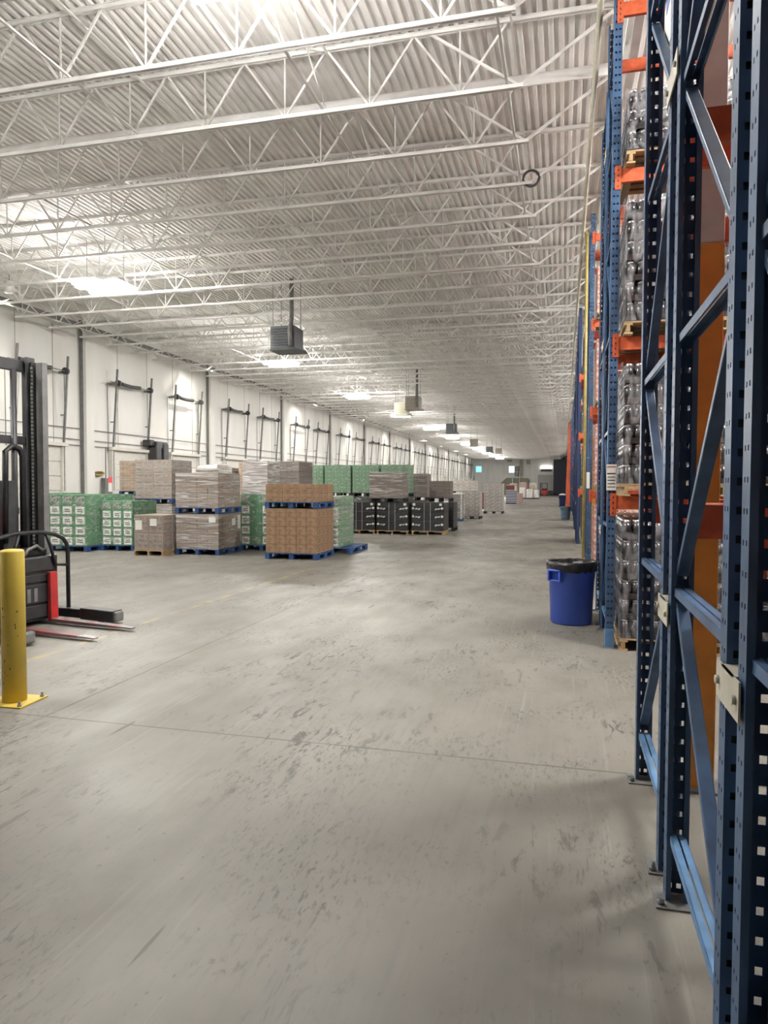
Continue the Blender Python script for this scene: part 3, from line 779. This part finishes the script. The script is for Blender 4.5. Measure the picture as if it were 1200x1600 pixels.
# behind it, white wrapped top
unit('blue', 'blue pallet on the floor behind the shiny double stack', -9.15, 18.4, 1.15, 1.1, 0, 1.1, (3, 3, 4), M_kraft2, 'lower brown load behind the shiny double stack', M_film)
t = unit('blue', 'blue pallet raised behind the shiny double stack', -9.15, 18.4, 1.15, 1.1, 1.11, 2.2, (3, 3, 5), M_kraft3, 'upper load with white wrapped top behind the shiny double stack', M_filmh)
b = MB(); b.hexa([(-.58, -.56, .90), (.1, -.56, .90), (.1, .3, .90), (-.58, .3, .90), (-.5, -.5, 1.02), (.1, -.52, 1.06), (.1, .2, 1.06), (-.5, .2, 1.03)]); b.build('white_cover', M_sack, t, .03)
# green with wrapped top behind P8
unit('blue', 'blue pallet under green cartons left of the brown carton tower', -7.02, 16.95, 1.18, 1.1, 0, 1.47, (4, 3, 5), M_green, 'green cartons with alternate white labels left of brown carton tower', M_filml, LGA)
load(-7.45, 17.0, .70, .80, 1.474, .86, (3, 3, 6), M_kraft2, 'shiny heavily wrapped load standing on the green cartons', M_filmw)
pallet('dark', -8.4, 18.85, 1.1, 1.1, 0, 'dark pallet under the tan carton stack behind green cartons')
load(-7.9, 18.3, 1.0, 1.1, .144, 2.21, (3, 3, 7), M_tan, 'tall tan carton stack peeking out left of the shiny wrapped load', M_film)
pallet('dark', -7.45, 18.95, .75, 1.1, 0, 'dark pallet under the narrow brown carton tower')
load(-7.12, 18.4, .72, 1.1, .144, 2.23, (2, 3, 8), M_kraft3, 'narrow dark brown carton tower right of the shiny wrapped load', M_film)
# brown carton tower (front)
unit('blue', 'blue pallet on the floor under the brown carton tower', -5.42, 15.1, 1.25, 1.2, 0, 1.17, (5, 4, 5), M_kraft, 'tall lower load of plain brown cartons in the front tower', None, None, gap=.004)
unit('blue', 'blue pallet resting on top of the tall brown carton load', -5.42, 15.1, 1.25, 1.2, 1.175, 1.74, (3, 3, 2), M_kraft, 'short upper load of plain brown cartons crowning the front tower', None, None, gap=.004)
# green right of tower
pallet('blue', -5.72, 17.45, 1.25, 1.6, 0, 'blue pallet sticking out right of the brown carton tower')
load(-5.45, 16.9, 1.05, 1.2, .144, 1.29, (3, 3, 5), M_green2, 'pale green wrapped cartons just right of the brown carton tower', M_filmh, LG)
# black wrapped loads, with white puffs shaped for the glints on the film
def black_load(xr, yf, lab, plab, w=1.14, n=3):
    t = unit('wood', plab, xr, yf, w, 1.1, 0, 1.12, (1, 1, n), M_blackload, lab, None, None, .02, part='black_bundle')
    z0 = 0.99
    for sx in (-1, 1):
        k = MB()
        for z in (.22, .50, .78):
            x = sx * (w / 2 - .06); 
            for q, (dx, r_) in enumerate(((0, .055), (-sx * .11, .026), (-sx * .21, .034))):
                k.tube([(x + dx - .05, -.565, z - .02 * q), (x + dx, -.572, z - .012 * q), (x + dx + .05, -.565, z + .01)], r_, 8, rs=[.008, r_, .008])
        k.build('glint_puff', M_glintstrap, t)
    for x in (-.42 * w, .40 * w): MB().box(x - .045, x + .045, -.572, -.566, .88, .96).build('shipping_label', M_label, t)
    for x in (-.12, .10): MB().box(x - .004, x + .004, -.566, -.560, 0, .98).build('strap', M_glintstrap, t)
    return t
black_load(-6.44, 24.0, 'black film-wrapped load with white glints shaped on, leftmost of three in front', 'wooden pallet under leftmost black load')
black_load(-5.24, 24.0, 'black film-wrapped load with white glints shaped on under the brown wrapped cartons', 'wooden pallet under the middle black load')
black_load(-4.0, 24.1, 'black film-wrapped load with white glints shaped on at the right end of three', 'wooden pallet under the rightmost black load')
unit('dark', 'dark pallet on top of the middle black load', -5.46, 24.05, 1.2, 1.0, 1.125, 2.19, (4, 3, 7), M_kraft3, 'brown wrapped cartons standing on the black loads', M_filmh, part='carton')
for i, xr in enumerate((-5.68, -6.82, -7.95, -9.07)):
    nm = ('at the right end of the four', 'second from the right of four', 'third from the right of four', 'at the left end of the four')[i]
    unit('dark', 'dark floor pallet below the tall green row, ' + nm, xr, 26.0, 1.05, 1.1, 0, 1.28, (2, 2, 3), M_blackload, 'dark lower load below the tall green row, ' + nm, M_filml)
    unit('dark', 'dark pallet lifting a pale green load, ' + nm, xr, 26.0, 1.05, 1.0, 1.285, 2.5, (4, 3, 7), M_green2, 'pale green carton load high in the back row, ' + nm, M_filml)
unit('dark', 'dark pallet on the floor behind the rightmost black load', -3.98, 26.2, 1.05, 1.0, 0, 1.1, (1, 1, 3), M_blackload, 'dark load behind the rightmost black load', None, part='black_bundle')
unit('dark', 'dark pallet on the load behind the rightmost black load', -4.12, 26.2, .78, .8, 1.105, 1.89, (3, 3, 5), M_kraft3, 'dark brown carton load with light edge right of the green row', M_film)
unit('dark', 'dark pallet on the floor under the slim grey-brown tower', -5.38, 28.2, .95, .95, 0, 1.1, (2, 2, 3), M_kraft3, 'lower part of slim grey-brown tower behind the green row', None)
unit('dark', 'dark pallet in the slim grey-brown tower', -5.38, 28.2, .95, .95, 1.105, 2.2, (2, 2, 4), M_kraft3, 'slim grey-brown wrapped load right behind the tall green row', M_film)
# cage-like load
t = thing('tray_stack', 'stack of dark trays with white corner posts beyond the black loads', 'pallet load', (-5.22, 34.4, 0))
for k in range(6): MB().box(-.42, .42, -.5, .5, .16 + k * .19, .32 + k * .19).build('tray', M_grey, t, .01)
for x in (-.44, .40):
    for y in (-.52, .46): MB().box(x, x + .08, y, y + .06, .1, 1.33).build('corner_post', M_label, t)
MB().box(-.46, .50, -.54, .54, 1.30, 1.35).build('cap', M_label, t); MB().box(-.44, .44, -.5, .5, 0, .14).build('base', M_pblue, t)
wm_ = wrap_mesh(.9, 1.05, 1.2); wm_.materials.clear(); wm_.materials.append(M_filmh); link('stretch_wrap', wm_, t, (0.02, 0, .1))
unit('dark', 'dark pallet under the mottled load beside white tray stack', -4.15, 36.3, .95, 1.1, 0, 1.40, (3, 3, 6), M_mot, 'mottled grey load with pale red side beyond the white tray stack', M_film)
unit('dark', 'dark pallet under the far mottled double load', -4.85, 40.2, 1.4, 1.1, 0, 1.25, (3, 3, 4), M_mot, 'lower mottled load of the far double stack', M_film)
unit('dark', 'dark pallet raised in the far mottled double stack', -4.85, 40.2, 1.4, 1.1, 1.26, 2.0, (4, 3, 3), M_mot2, 'upper mottled tan load of the far double stack', M_film)
unit('dark', 'dark pallet under the maroon load', -5.05, 48.2, 1.1, 1.1, 0, 1.25, (2, 2, 5), M_redload, 'maroon load far down the hall left of tall mottled load', None)
unit('dark', 'dark pallet under the tall mottled grey load', -3.62, 43.8, 1.15, 1.15, 0, 1.86, (3, 3, 8), M_mot, 'tall mottled grey load standing alone beside the far aisle', M_film)
# distant loads
t = thing('crate_stack', 'distant stack of blue and white crates with red top', 'pallet load', (-4.85, 68.6, 0))
for k in range(8): 
    MB().box(-.48, .48, -.5, .5, .05 + k * .16, .14 + k * .16).build('crate', M_bin2 if k % 2 == 0 else M_pblue, t); MB().box(-.47, .47, -.49, .49, .14 + k * .16, .21 + k * .16).build('crate_band', M_label, t)
MB().box(-.45, .3, -.45, .45, 1.33, 1.75).build('red_crate', M_redload, t); MB().box(-.46, .46, -.5, .5, 1.75, 1.88).build('crate', M_pink, t); MB().box(-.5, .5, -.5, .5, 0, .05).build('base', M_redload, t)
tag(load(-4.05, 73.2, .62, .9, 0.02, .96, (2, 2, 3), M_pink, 'small pinkish carton load in front of the distant white sacks', None), None, None)
def sack(cx, cy, w, d_, h, lab, m=M_sack):
    t = thing('sack_load', lab, 'pallet load', (cx, cy, 0))
    b = MB(); b.hexa([(-w / 2, -d_ / 2, .12), (w / 2, -d_ / 2, .12), (w / 2, d_ / 2, .12), (-w / 2, d_ / 2, .12), (-w * .42, -d_ * .42, h), (w * .42, -d_ * .42, h), (w * .42, d_ * .42, h), (-w * .42, d_ * .42, h)])
    b.build('wrapped_sacks', m, t, .12); MB().box(-w / 2, w / 2, -d_ / 2, d_ / 2, 0, .1).build('base', M_pdark, t)
sack(-5.3, 95.9, .9, 1.0, 1.55, 'tall white wrapped sack load left of the wide distant one')
sack(-4.35, 95.9, .95, 1.0, 1.3, 'wide white wrapped sack load in middle distance, left half'); sack(-3.5, 96.2, .72, 1.0, 1.22, 'white wrapped sack load nearest the red distant truck')
sack(-7.3, 108, 1.3, 1.2, 2.1, 'cream load far away below the stair, leftmost', mat('cream_load', (.6, .54, .44), .6)); sack(-5.8, 108, 1.2, 1.2, 2.3, 'pinkish tan load far away below the stair', M_pink); sack(-4.5, 110, 1.2, 1.2, 2.2, 'cream load far away right of the pinkish tan one', MATS['cream_load'])
sack(-5.1, 121, 1.6, 1.2, 1.3, 'low grey-green load near the far wall', mat('greygreen_load', (.30, .34, .29), .6))

# ---------------------------------------------------------------- loads in the racks
def tray_mesh(w, d_, h):
    b = MB(); b.box(-w / 2, w / 2, -d_ / 2, d_ / 2, 0, h * .28, 0); b.box(-w / 2 + .09, w / 2 - .09, -d_ / 2 + .09, d_ / 2 - .09, h * .28, h * .95, 0)
    r = .045
    def can(x, y):
        b.tube([(x, y, h * .2), (x, y, h * .82)], r, 8, 0); b.tube([(x, y, h * .80), (x, y, h * .97)], r * .8, 8, 1)
    n_ = int(w / .1)
    for i in range(n_):
        x = -w / 2 + w * (i + .5) / n_; can(x, -d_ / 2 + .045); can(x, d_ / 2 - .045)
    n_ = int(d_ / .1)
    for i in range(1, n_ - 1):
        y = -d_ / 2 + d_ * (i + .5) / n_; can(-w / 2 + .045, y); can(w / 2 - .045, y)
    return b.mesh('bottle_tray', [M_can, M_lid])
TRAY = tray_mesh(1.0, 1.1, .205)
WR = wrap_mesh(1.02, 1.12, 1.0, .03); WR.materials.clear(); WR.materials.append(M_filmd)
SHEET = None
def rack_load(x, y, z, n, lab, plab, group):
    pallet('wood', x + .5, y + .55, 1.02, 1.1, z, plab, 'wooden pallets in the racks')
    t = thing('bottle_load', lab, 'pallet load', (x + .5, y + .55, z + .13), 0, group)
    for k in range(n): link('bottle_tray', TRAY, t, (0, 0, .205 * k))
    link('stretch_wrap', WR, t, (0, 0, 0), 0, (1, 1, .205 * n + .01))
    return t
ORD = {0: 'floor level', 1: 'first beam level', 2: 'second beam level', 3: 'top beam level'}
def fill(rackname, ry, bays, x0, plan, LEV=LEV):
    for b in range(bays):
        for s in range(2):
            x = x0 + PW + .06 + b * (BL + PW) + s * 1.22
            for lv, n in plan(b, s):
                z = 0.0 if lv == 0 else LEV[lv - 1] + .001
                rack_load(x, ry - .1, z, n, 'dark wrapped bottle trays on the %s of the %s' % (ORD[lv], rackname), 'wooden pallet on the %s of the %s' % (ORD[lv], rackname), 'bottle loads in the ' + rackname)
fill('second rack', 7.72, 3, .445, lambda b, s: [(0, 6), (1, 6), (2, 6), (3, 3 if b == 0 and s == 0 else 6)])
fill('second rack', 8.99, 1, .445, lambda b, s: [(0, 6), (1, 6), (2, 6)])
fill('nearest rack', 3.25, 2, 3.05, lambda b, s: [(0, 6), (1, 5), (2, 6)], [1.63, 3.19, 4.96])
for lv in range(4):
    z = 0 if lv == 0 else LEV[lv - 1]
    pallet('wood', .46 + PW + .575, 14.97, 1.02, 1.1, z, 'wooden pallet on the %s of the third rack' % ORD[lv])
    load(.46 + PW + 1.05, 14.45, 1.0, 1.05, z + .131, 1.2 if lv < 3 else .9, (2, 2, 5), mat('carton_white_red', (.62, .58, .52), .6, var=.3, scale=10, col2=(.40, .08, .04)), 'white and red cartons on the %s of the third rack' % ORD[lv], None)

fb = MB()
for k in range(6): fb.box(-.5, .5, -.5, .5, .13 + k * .205, .32 + k * .205)
fb.box(-.46, .46, -.46, .46, .12, 1.34); fb.box(-.5, .5, -.5, .5, 0, .12, 1)
FB = fb.mesh('wrapped_load', [M_can, M_wood], .01)
for k in range(5):  # loads added to block aisle light and shade the floor in stripes
    y = 21.5 + 6.95 * k; x0 = (.385, .43, .50, .54)[min(k, 3)]
    for fy in (0, 1.27):
        for z in [0] + LEV[:3]:
            for q in range(2):
                tag(link('wrapped_load', FB, None, (x0 + PW + .58 + q * 1.22, y + fy + .53, z + .001)), 'added dark load blocking light inside one of the far navy racks', 'pallet load', 'added light-blocking loads in the far racks')
for fy in (14.5, 15.77):
    for z in [0] + LEV[:3]:
        for q in range(2):
            if q == 0: continue
            tag(link('wrapped_load', FB, None, (.46 + PW + .58 + q * 1.24, fy + .53, z + .001)), 'dark wrapped pallet load deep inside the third rack', 'pallet load', 'dark loads in the third rack')
# ---------------------------------------------------------------- bins
def bin_(x, y, r0, r1, h, m, lab, liner=True, name='trash_can'):
    t = thing(name, lab, 'trash can', (x, y, 0), -.12)
    MB().lathe([(0, .0), (r0 - .02, 0), (r0, .02), (r0 + (r1 - r0) * .72, h * .74), (r1 * .985, h * .745), (r1, h * .97), (r1 + .012, h * .975), (r1 + .012, h), (r1 - .012, h), (r1 - .015, h * .75), (r0 - .02, .03), (0, .03)], n=56).build('body', m, t)
    for s in (-1, 1):
        hb = MB(); a0 = math.pi * (1.32 if s < 0 else .32)
        for du in (-.085, .085):
            ax, ay = math.cos(a0), math.sin(a0); tx, ty = -ay, ax
            hb.hexa([(ax * (r1 - .01) + tx * (du + e), ay * (r1 - .01) + ty * (du + e), z) if o_ == 0 else (ax * (r1 + .055) + tx * (du + e), ay * (r1 + .055) + ty * (du + e), z) for z in (h * .71, h * .88) for (o_, e) in ((0, -.01), (1, -.01), (1, .01), (0, .01))])
        hb.tube([(math.cos(a0) * (r1 + .045) - math.sin(a0) * u, math.sin(a0) * (r1 + .045) + math.cos(a0) * u, h * .88) for u in (-.09, .09)], .014, 8)
        hb.tube([(math.cos(a0) * (r1 + .02) - math.sin(a0) * u, math.sin(a0) * (r1 + .02) + math.cos(a0) * u, h * .715) for u in (-.09, .09)], .010, 8)
        hb.build('handle', m, t)
    if liner:
        rnd = random.Random(5); vs = []; fs = []; n_ = 56
        prof = [(r1 + .02, h * .88), (r1 + .024, h * .96), (r1 + .018, h + .012), (r1 - .02, h + .005), (r1 - .05, h * .85), (r1 * .6, h * .70), (.01, h * .66)]
        for i, (r_, z) in enumerate(prof):
            for k in range(n_):
                e = rnd.uniform(-.006, .006) if i else 0; zz = rnd.uniform(-.03, .01) if i == 0 else rnd.uniform(-.008, .006)
                if i > 3: zz = rnd.uniform(-.03, .03)
                tt = 2 * math.pi * k / n_; vs.append(((r_ + e) * math.cos(tt), (r_ + e) * math.sin(tt), z + zz))
        for i in range(len(prof) - 1):
            for k in range(n_): fs.append((i * n_ + k, i * n_ + (k + 1) % n_, (i + 1) * n_ + (k + 1) % n_, (i + 1) * n_ + k))
        m_ = MB(); m_._add(vs, fs, 0, True); m_.build('liner', M_liner, t)
    return t
bin_(.112, 9.05, .25, .285, .765, M_bin, 'bright blue round trash can with black liner beside the second rack')
bin_(-.07, 58.7, .24, .28, .98, M_bin2, 'dark navy trash can with white bag far down the aisle', False)
tag(MB().lathe([(.0, 1.12), (.15, 1.10), (.26, 1.03), (.285, .985), (.0, .985)], (-.07, 58.7), 24).build('white_bag', M_sack), 'white bag bulging out of the far navy trash can', 'bag')
bin_(.12, 37.4, .22, .25, .66, M_bin3, 'pale blue trash can far along the rack row', False)

# ---------------------------------------------------------------- bollard
b = thing('bollard', 'yellow steel safety bollard bolted to the floor in left foreground', 'bollard', (-4.15, 4.58, 0), .06)
MB().lathe([(0, 1.195), (.06, 1.197), (.08, 1.19), (.086, 1.178), (.089, 0.01), (0, .01)], n=48).build('post', M_yel, b)
MB().box(-.175, .175, -.16, .16, 0, .012).build('base_plate', M_yel, b, .003)
for sx in (-.145, .145):
    for sy in (-.13, .13): MB().tube([(sx, sy, .012), (sx, sy, .05)], .010, 8).tube([(sx, sy, .012), (sx, sy, .026)], .018, 6).build('anchor_bolt', M_steel, b)
rnd = random.Random(2)
for k in range(16):
    a = rnd.uniform(-2.6, -.6); z = rnd.uniform(.06, .75); r_ = .0902
    s_ = rnd.uniform(.004, .009); sc = MB(); sc.hexa([(r_ * math.cos(a + q * s_ / .1) * e, r_ * math.sin(a + q * s_ / .1) * e, z + w_) for w_ in (0, s_ * 2.2) for (q, e) in ((0, .985), (1, .985), (1, 1), (0, 1))])
    sc.build('scratch', M_dark, b)

# ---------------------------------------------------------------- straddle lift truck
T = thing('lift_truck', 'red and black straddle lift truck with lowered forks at left edge', 'forklift', (-6.08, 6.95, 0), math.radians(-7))
for v in (-.22, .36):
    f = MB()
    f.hexa([(-.02, v - .055, .03), (1.0, v - .055, .03), (1.0, v + .055, .03), (-.02, v + .055, .03), (-.02, v - .055, .075), (1.0, v - .055, .055), (1.0, v + .055, .055), (-.02, v + .055, .075)])
    f.hexa([(-.03, v - .055, .03), (.03, v - .055, .03), (.03, v + .055, .03), (-.03, v + .055, .03), (-.03, v - .055, .64), (.02, v - .055, .64), (.02, v + .055, .64), (-.03, v + .055, .64)], 1)
    f.hexa([(1.0, v - .055, .03), (1.22, v - .035, .03), (1.22, v + .035, .03), (1.0, v + .055, .03), (1.0, v - .055, .055), (1.22, v - .035, .042), (1.22, v + .035, .042), (1.0, v + .055, .055)], 2)
    f.build('fork', [M_redw, M_red, M_tip], T, .004)
for v in (-.66, .66):
    l = MB(); l.box(-1.0, .62, v - .075, v + .075, .04, .15); l.hexa([(.2, v - .085, .03), (.72, v - .085, .02), (.72, v + .085, .02), (.2, v + .085, .03), (.2, v - .085, .17), (.72, v - .085, .16), (.72, v + .085, .16), (.2, v + .085, .17)])
    lg = l.build('outrigger', M_black, T, .012)
    MB().box(.70, .76, v - .07, v + .07, .03, .15).build('bumper', M_grey, lg, .02)
    w = MB(); w.tube([(.5, v - .05, .06), (.5, v + .05, .06)], .06, 16); w.build('load_wheel', M_dark, lg)
c = MB(); c.box(-.42, -.06, -.60, .50, .06, .84)
cb = c.build('battery_case', M_black, T, .02)
for z0, z1 in ((.10, .25), (.28, .50), (.53, .62), (.66, .82)): MB().box(-.06, -.045, -.52, .43, z0, z1).build('case_panel', mat('panel_charcoal', (.03, .03, .032), .5, var=.3), cb, .006)
v = MB()
for k in range(2): v.box(-.044, -.04, .02 + .1 * k, .07 + .1 * k, .30, .46)
v.build('vent', M_grey, cb)
MB().box(-.36, -.1, -.45, .38, .84, .93).build('top_tray', M_black, T, .02)
MB().tube([(-.1, .30, .90), (-.06, .18, .97), (-.05, .05, .93), (-.05, 0, .86)], .018, 8).build('cable', M_grey, T)
g = MB(); R_ = .026
arch = [(-.02, .62, .16), (-.02, .62, .88), (-.02, .60, .97), (-.02, .54, 1.04), (-.02, .40, 1.10), (-.02, .15, 1.135), (-.02, -.15, 1.135), (-.02, -.40, 1.09), (-.02, -.54, 1.02), (-.02, -.60, .94), (-.02, -.62, .86), (-.02, -.62, .16)]
g.tube(arch, R_, 12); g.tube([(-.02, .28, 1.11), (-.02, .34, .98), (-.02, .43, .72), (-.02, .60, .70)], .02, 10); g.tube([(-.02, -.1, 1.12), (-.02, -.16, .95), (-.02, -.18, .84)], .018, 10)
g.build('load_backrest', M_black, T)
for vs_ in (-1, 1):
    v = vs_ * .47
    m = MB()
    m.box(-.30, -.20, v - .045, v + .045, .1, 3.20, 1)
    u = m.build('mast_rail', [M_dark, M_grey], T, .006)
    m = MB(); m.box(-.53, -.43, v - .05, v + .05, .1, 3.28); m.box(-.45, -.435, v - .07, v + .07, .1, 3.28); m.build('mast_rail', [M_dark], T, .006)
    m = MB(); m.box(-.41, -.38, v - .03, v + .04, .3, 3.22); m.box(-.34, -.32, v - .03, v + .04, .3, 3.2); m.build('mast_rail', [M_black], T)
    ch = MB()
    for k in range(60): ch.box(-.372, -.348, v - .062, v - .045, .35 + k * .047, .35 + k * .047 + .03)
    ch.build('lift_chain', M_grey, T)
for z0, z1, x in ((3.10, 3.24, -.52), (2.20, 2.30, -.48), (.95, 1.1, -.48)): MB().box(x - .05, x + .02, -.46, .46, z0, z1).build('cross_member', M_dark, T, .008)
MB().tube([(-.44, .22, .2), (-.44, .22, 3.1)], .035, 14).build('lift_cylinder', M_dark, T)
MB().tube([(-.40, .30, .9), (-.40, .30, 2.05), (-.40, .26, 2.14), (-.40, .16, 2.17), (-.40, .06, 2.10), (-.40, .04, 1.0)], .035, 10).build('hose', M_black, T)
MB().box(-.52, -.40, .02, .20, .9, 1.75).build('valve_block', M_dark, T, .01)
bd = MB(); bd.box(-1.75, -.6, -.56, .56, .12, .95); bd.box(-1.75, -.72, -.5, .5, .95, 1.32)
bd.build('power_unit', M_red, T, .03)
MB().box(-1.7, -.7, -.52, .52, 1.32, 1.42).build('console', M_black, T, .02)
for y in (-.3, .3): MB().tube([(-1.4, y - .05, .11), (-1.4, y + .05, .11)], .11, 18).build('drive_wheel', M_dark, T)

# ---------------------------------------------------------------- far wall fittings and the distant truck
struct(MB().box(-16.35, -15.3, YF - .02, YF, 4.4, 5.5).build('window_1', M_sky), 'small bright cyan window high on the far wall', 'window')
struct(MB().box(-10.1, -9.05, YF - .02, YF, 4.25, 5.5).build('window_2', M_sky2), 'small bright pale window above the far stair landing', 'window')
s = thing('staircase', 'white stair with landing below the pale window on far wall', 'staircase', (0, YF, 0))
MB().box(-10.5, -7.9, -1.6, -.02, 3.3, 3.45).build('landing', M_white, s)
f = MB()
for k in range(14): f.box(-10.5 - k * .28 - .28, -10.5 - k * .28, -1.4, -.2, 3.25 - k * .235, 3.33 - k * .235)
f.bar((-10.5, -1.45, 3.35), (-14.4, -1.45, .05), .08, .28); f.build('flight', M_white, s)
f = MB(); f.bar((-10.5, -1.5, 4.4), (-14.4, -1.5, 1.1), .06); f.bar((-10.5, -1.5, 4.4), (-7.9, -1.5, 4.4), .06)
for k in range(6): f.bar((-10.5 + k * .5, -1.5, 3.4), (-10.5 + k * .5, -1.5, 4.4), .05)
f.build('handrail', M_white, s)
MB().hexa([(-14.0, -1.3, 0), (-6.4, -1.3, 0), (-6.4, -1.1, 0), (-14.0, -1.1, 0), (-10.6, -1.3, 3.2), (-6.4, -1.3, 3.2), (-6.4, -1.1, 3.2), (-10.6, -1.1, 3.2)]).build('shade_panel', mat('olive_grey', (.22, .225, .17), .7), s)  # dark panel added for the shade under stair and landing
for x in (-9.3, -8.0): MB().box(x - .06, x + .06, -1.5, -1.38, 0, 3.3).build('post', M_white, s)
tag(MB().box(-9.0, -8.2, YF - .5, YF, 3.5, 5.5).build('wall_cabinet', M_grey), 'dark cabinet on far wall right of the pale window', 'cabinet')
tag(MB().box(-10.4, -9.5, YF - .9, YF - .01, 6.3, 7.4).build('air_handler', M_heatb), 'grey box unit high on far wall above pale window', 'air unit')
for x, z, l in ((-7.8, 3.6, 'taller'), (-6.5, 5.8, 'shorter')):
    q = MB(); q.box(x - .3, x + .02, YF - .35, YF - .01, z, 7.4); q.box(x + .1, x + .36, YF - .35, YF - .01, z, 7.4)
    tag(q.build('duct', M_heatb), l + ' pair of vertical ducts on the far wall', 'duct')
L_ = thing('wall_lamp', 'wide bright lamp on far wall above the grey door', 'wall lamp', (-3.15, YF, 0))
MB().box(-1.0, 1.0, -.3, 0, 4.95, 5.5).build('lens', emat('lamp_lens', (1, .98, .92), 3.0), L_); MB().box(-1.0, 1.0, -.35, 0, 4.46, 4.93).build('housing', M_dark, L_)
q = MB(); q.box(-4.7, -1.95, YF - .06, YF, 0, 3.85); 
struct(q.build('door_90', mat('far_door', (.42, .41, .38), .6)), 'wide grey roll door on the far wall', 'door')
struct(MB().box(-1.85, 1.3, YF - .4, YF - .3, 0.02, 7.4).build('door_91', M_navy), 'tall navy strip curtain doorway at the far right end', 'doorway')
tag(MB().box(-4.2, -1.9, YF - 3, YF - 1.5, 0, .9).build('floor_mat_stack', M_dark), 'low dark heap along the foot of the far wall', 'heap')
F = thing('distant_truck', 'small red lift truck parked near the far wall', 'forklift', (-3.2, 127, 0))
MB().box(-.55, .55, -.7, .7, .15, 1.0).build('body', M_red, F, .05); MB().box(-.5, .5, -.2, .6, 1.0, 1.3).build('seat_deck', M_black, F, .05)
m = MB()
for x in (-.5, .42):
    for y in (-.6, .6): m.box(x, x + .08, y - .04, y + .04, 1.0, 2.2)
m.box(-.55, .55, -.7, .7, 2.18, 2.26); m.build('overhead_guard', M_black, F)
m = MB(); m.box(-.8, -.65, -.4, -.3, .05, 2.3); m.box(-.8, -.65, .3, .4, .05, 2.3); m.build('mast', M_black, F)
for x in (-.4, .4):
    for y in (-.62, .62): MB().tube([(x, y - .1, .2), (x, y + .1, .2)], .2, 14).build('wheel', M_dark, F)
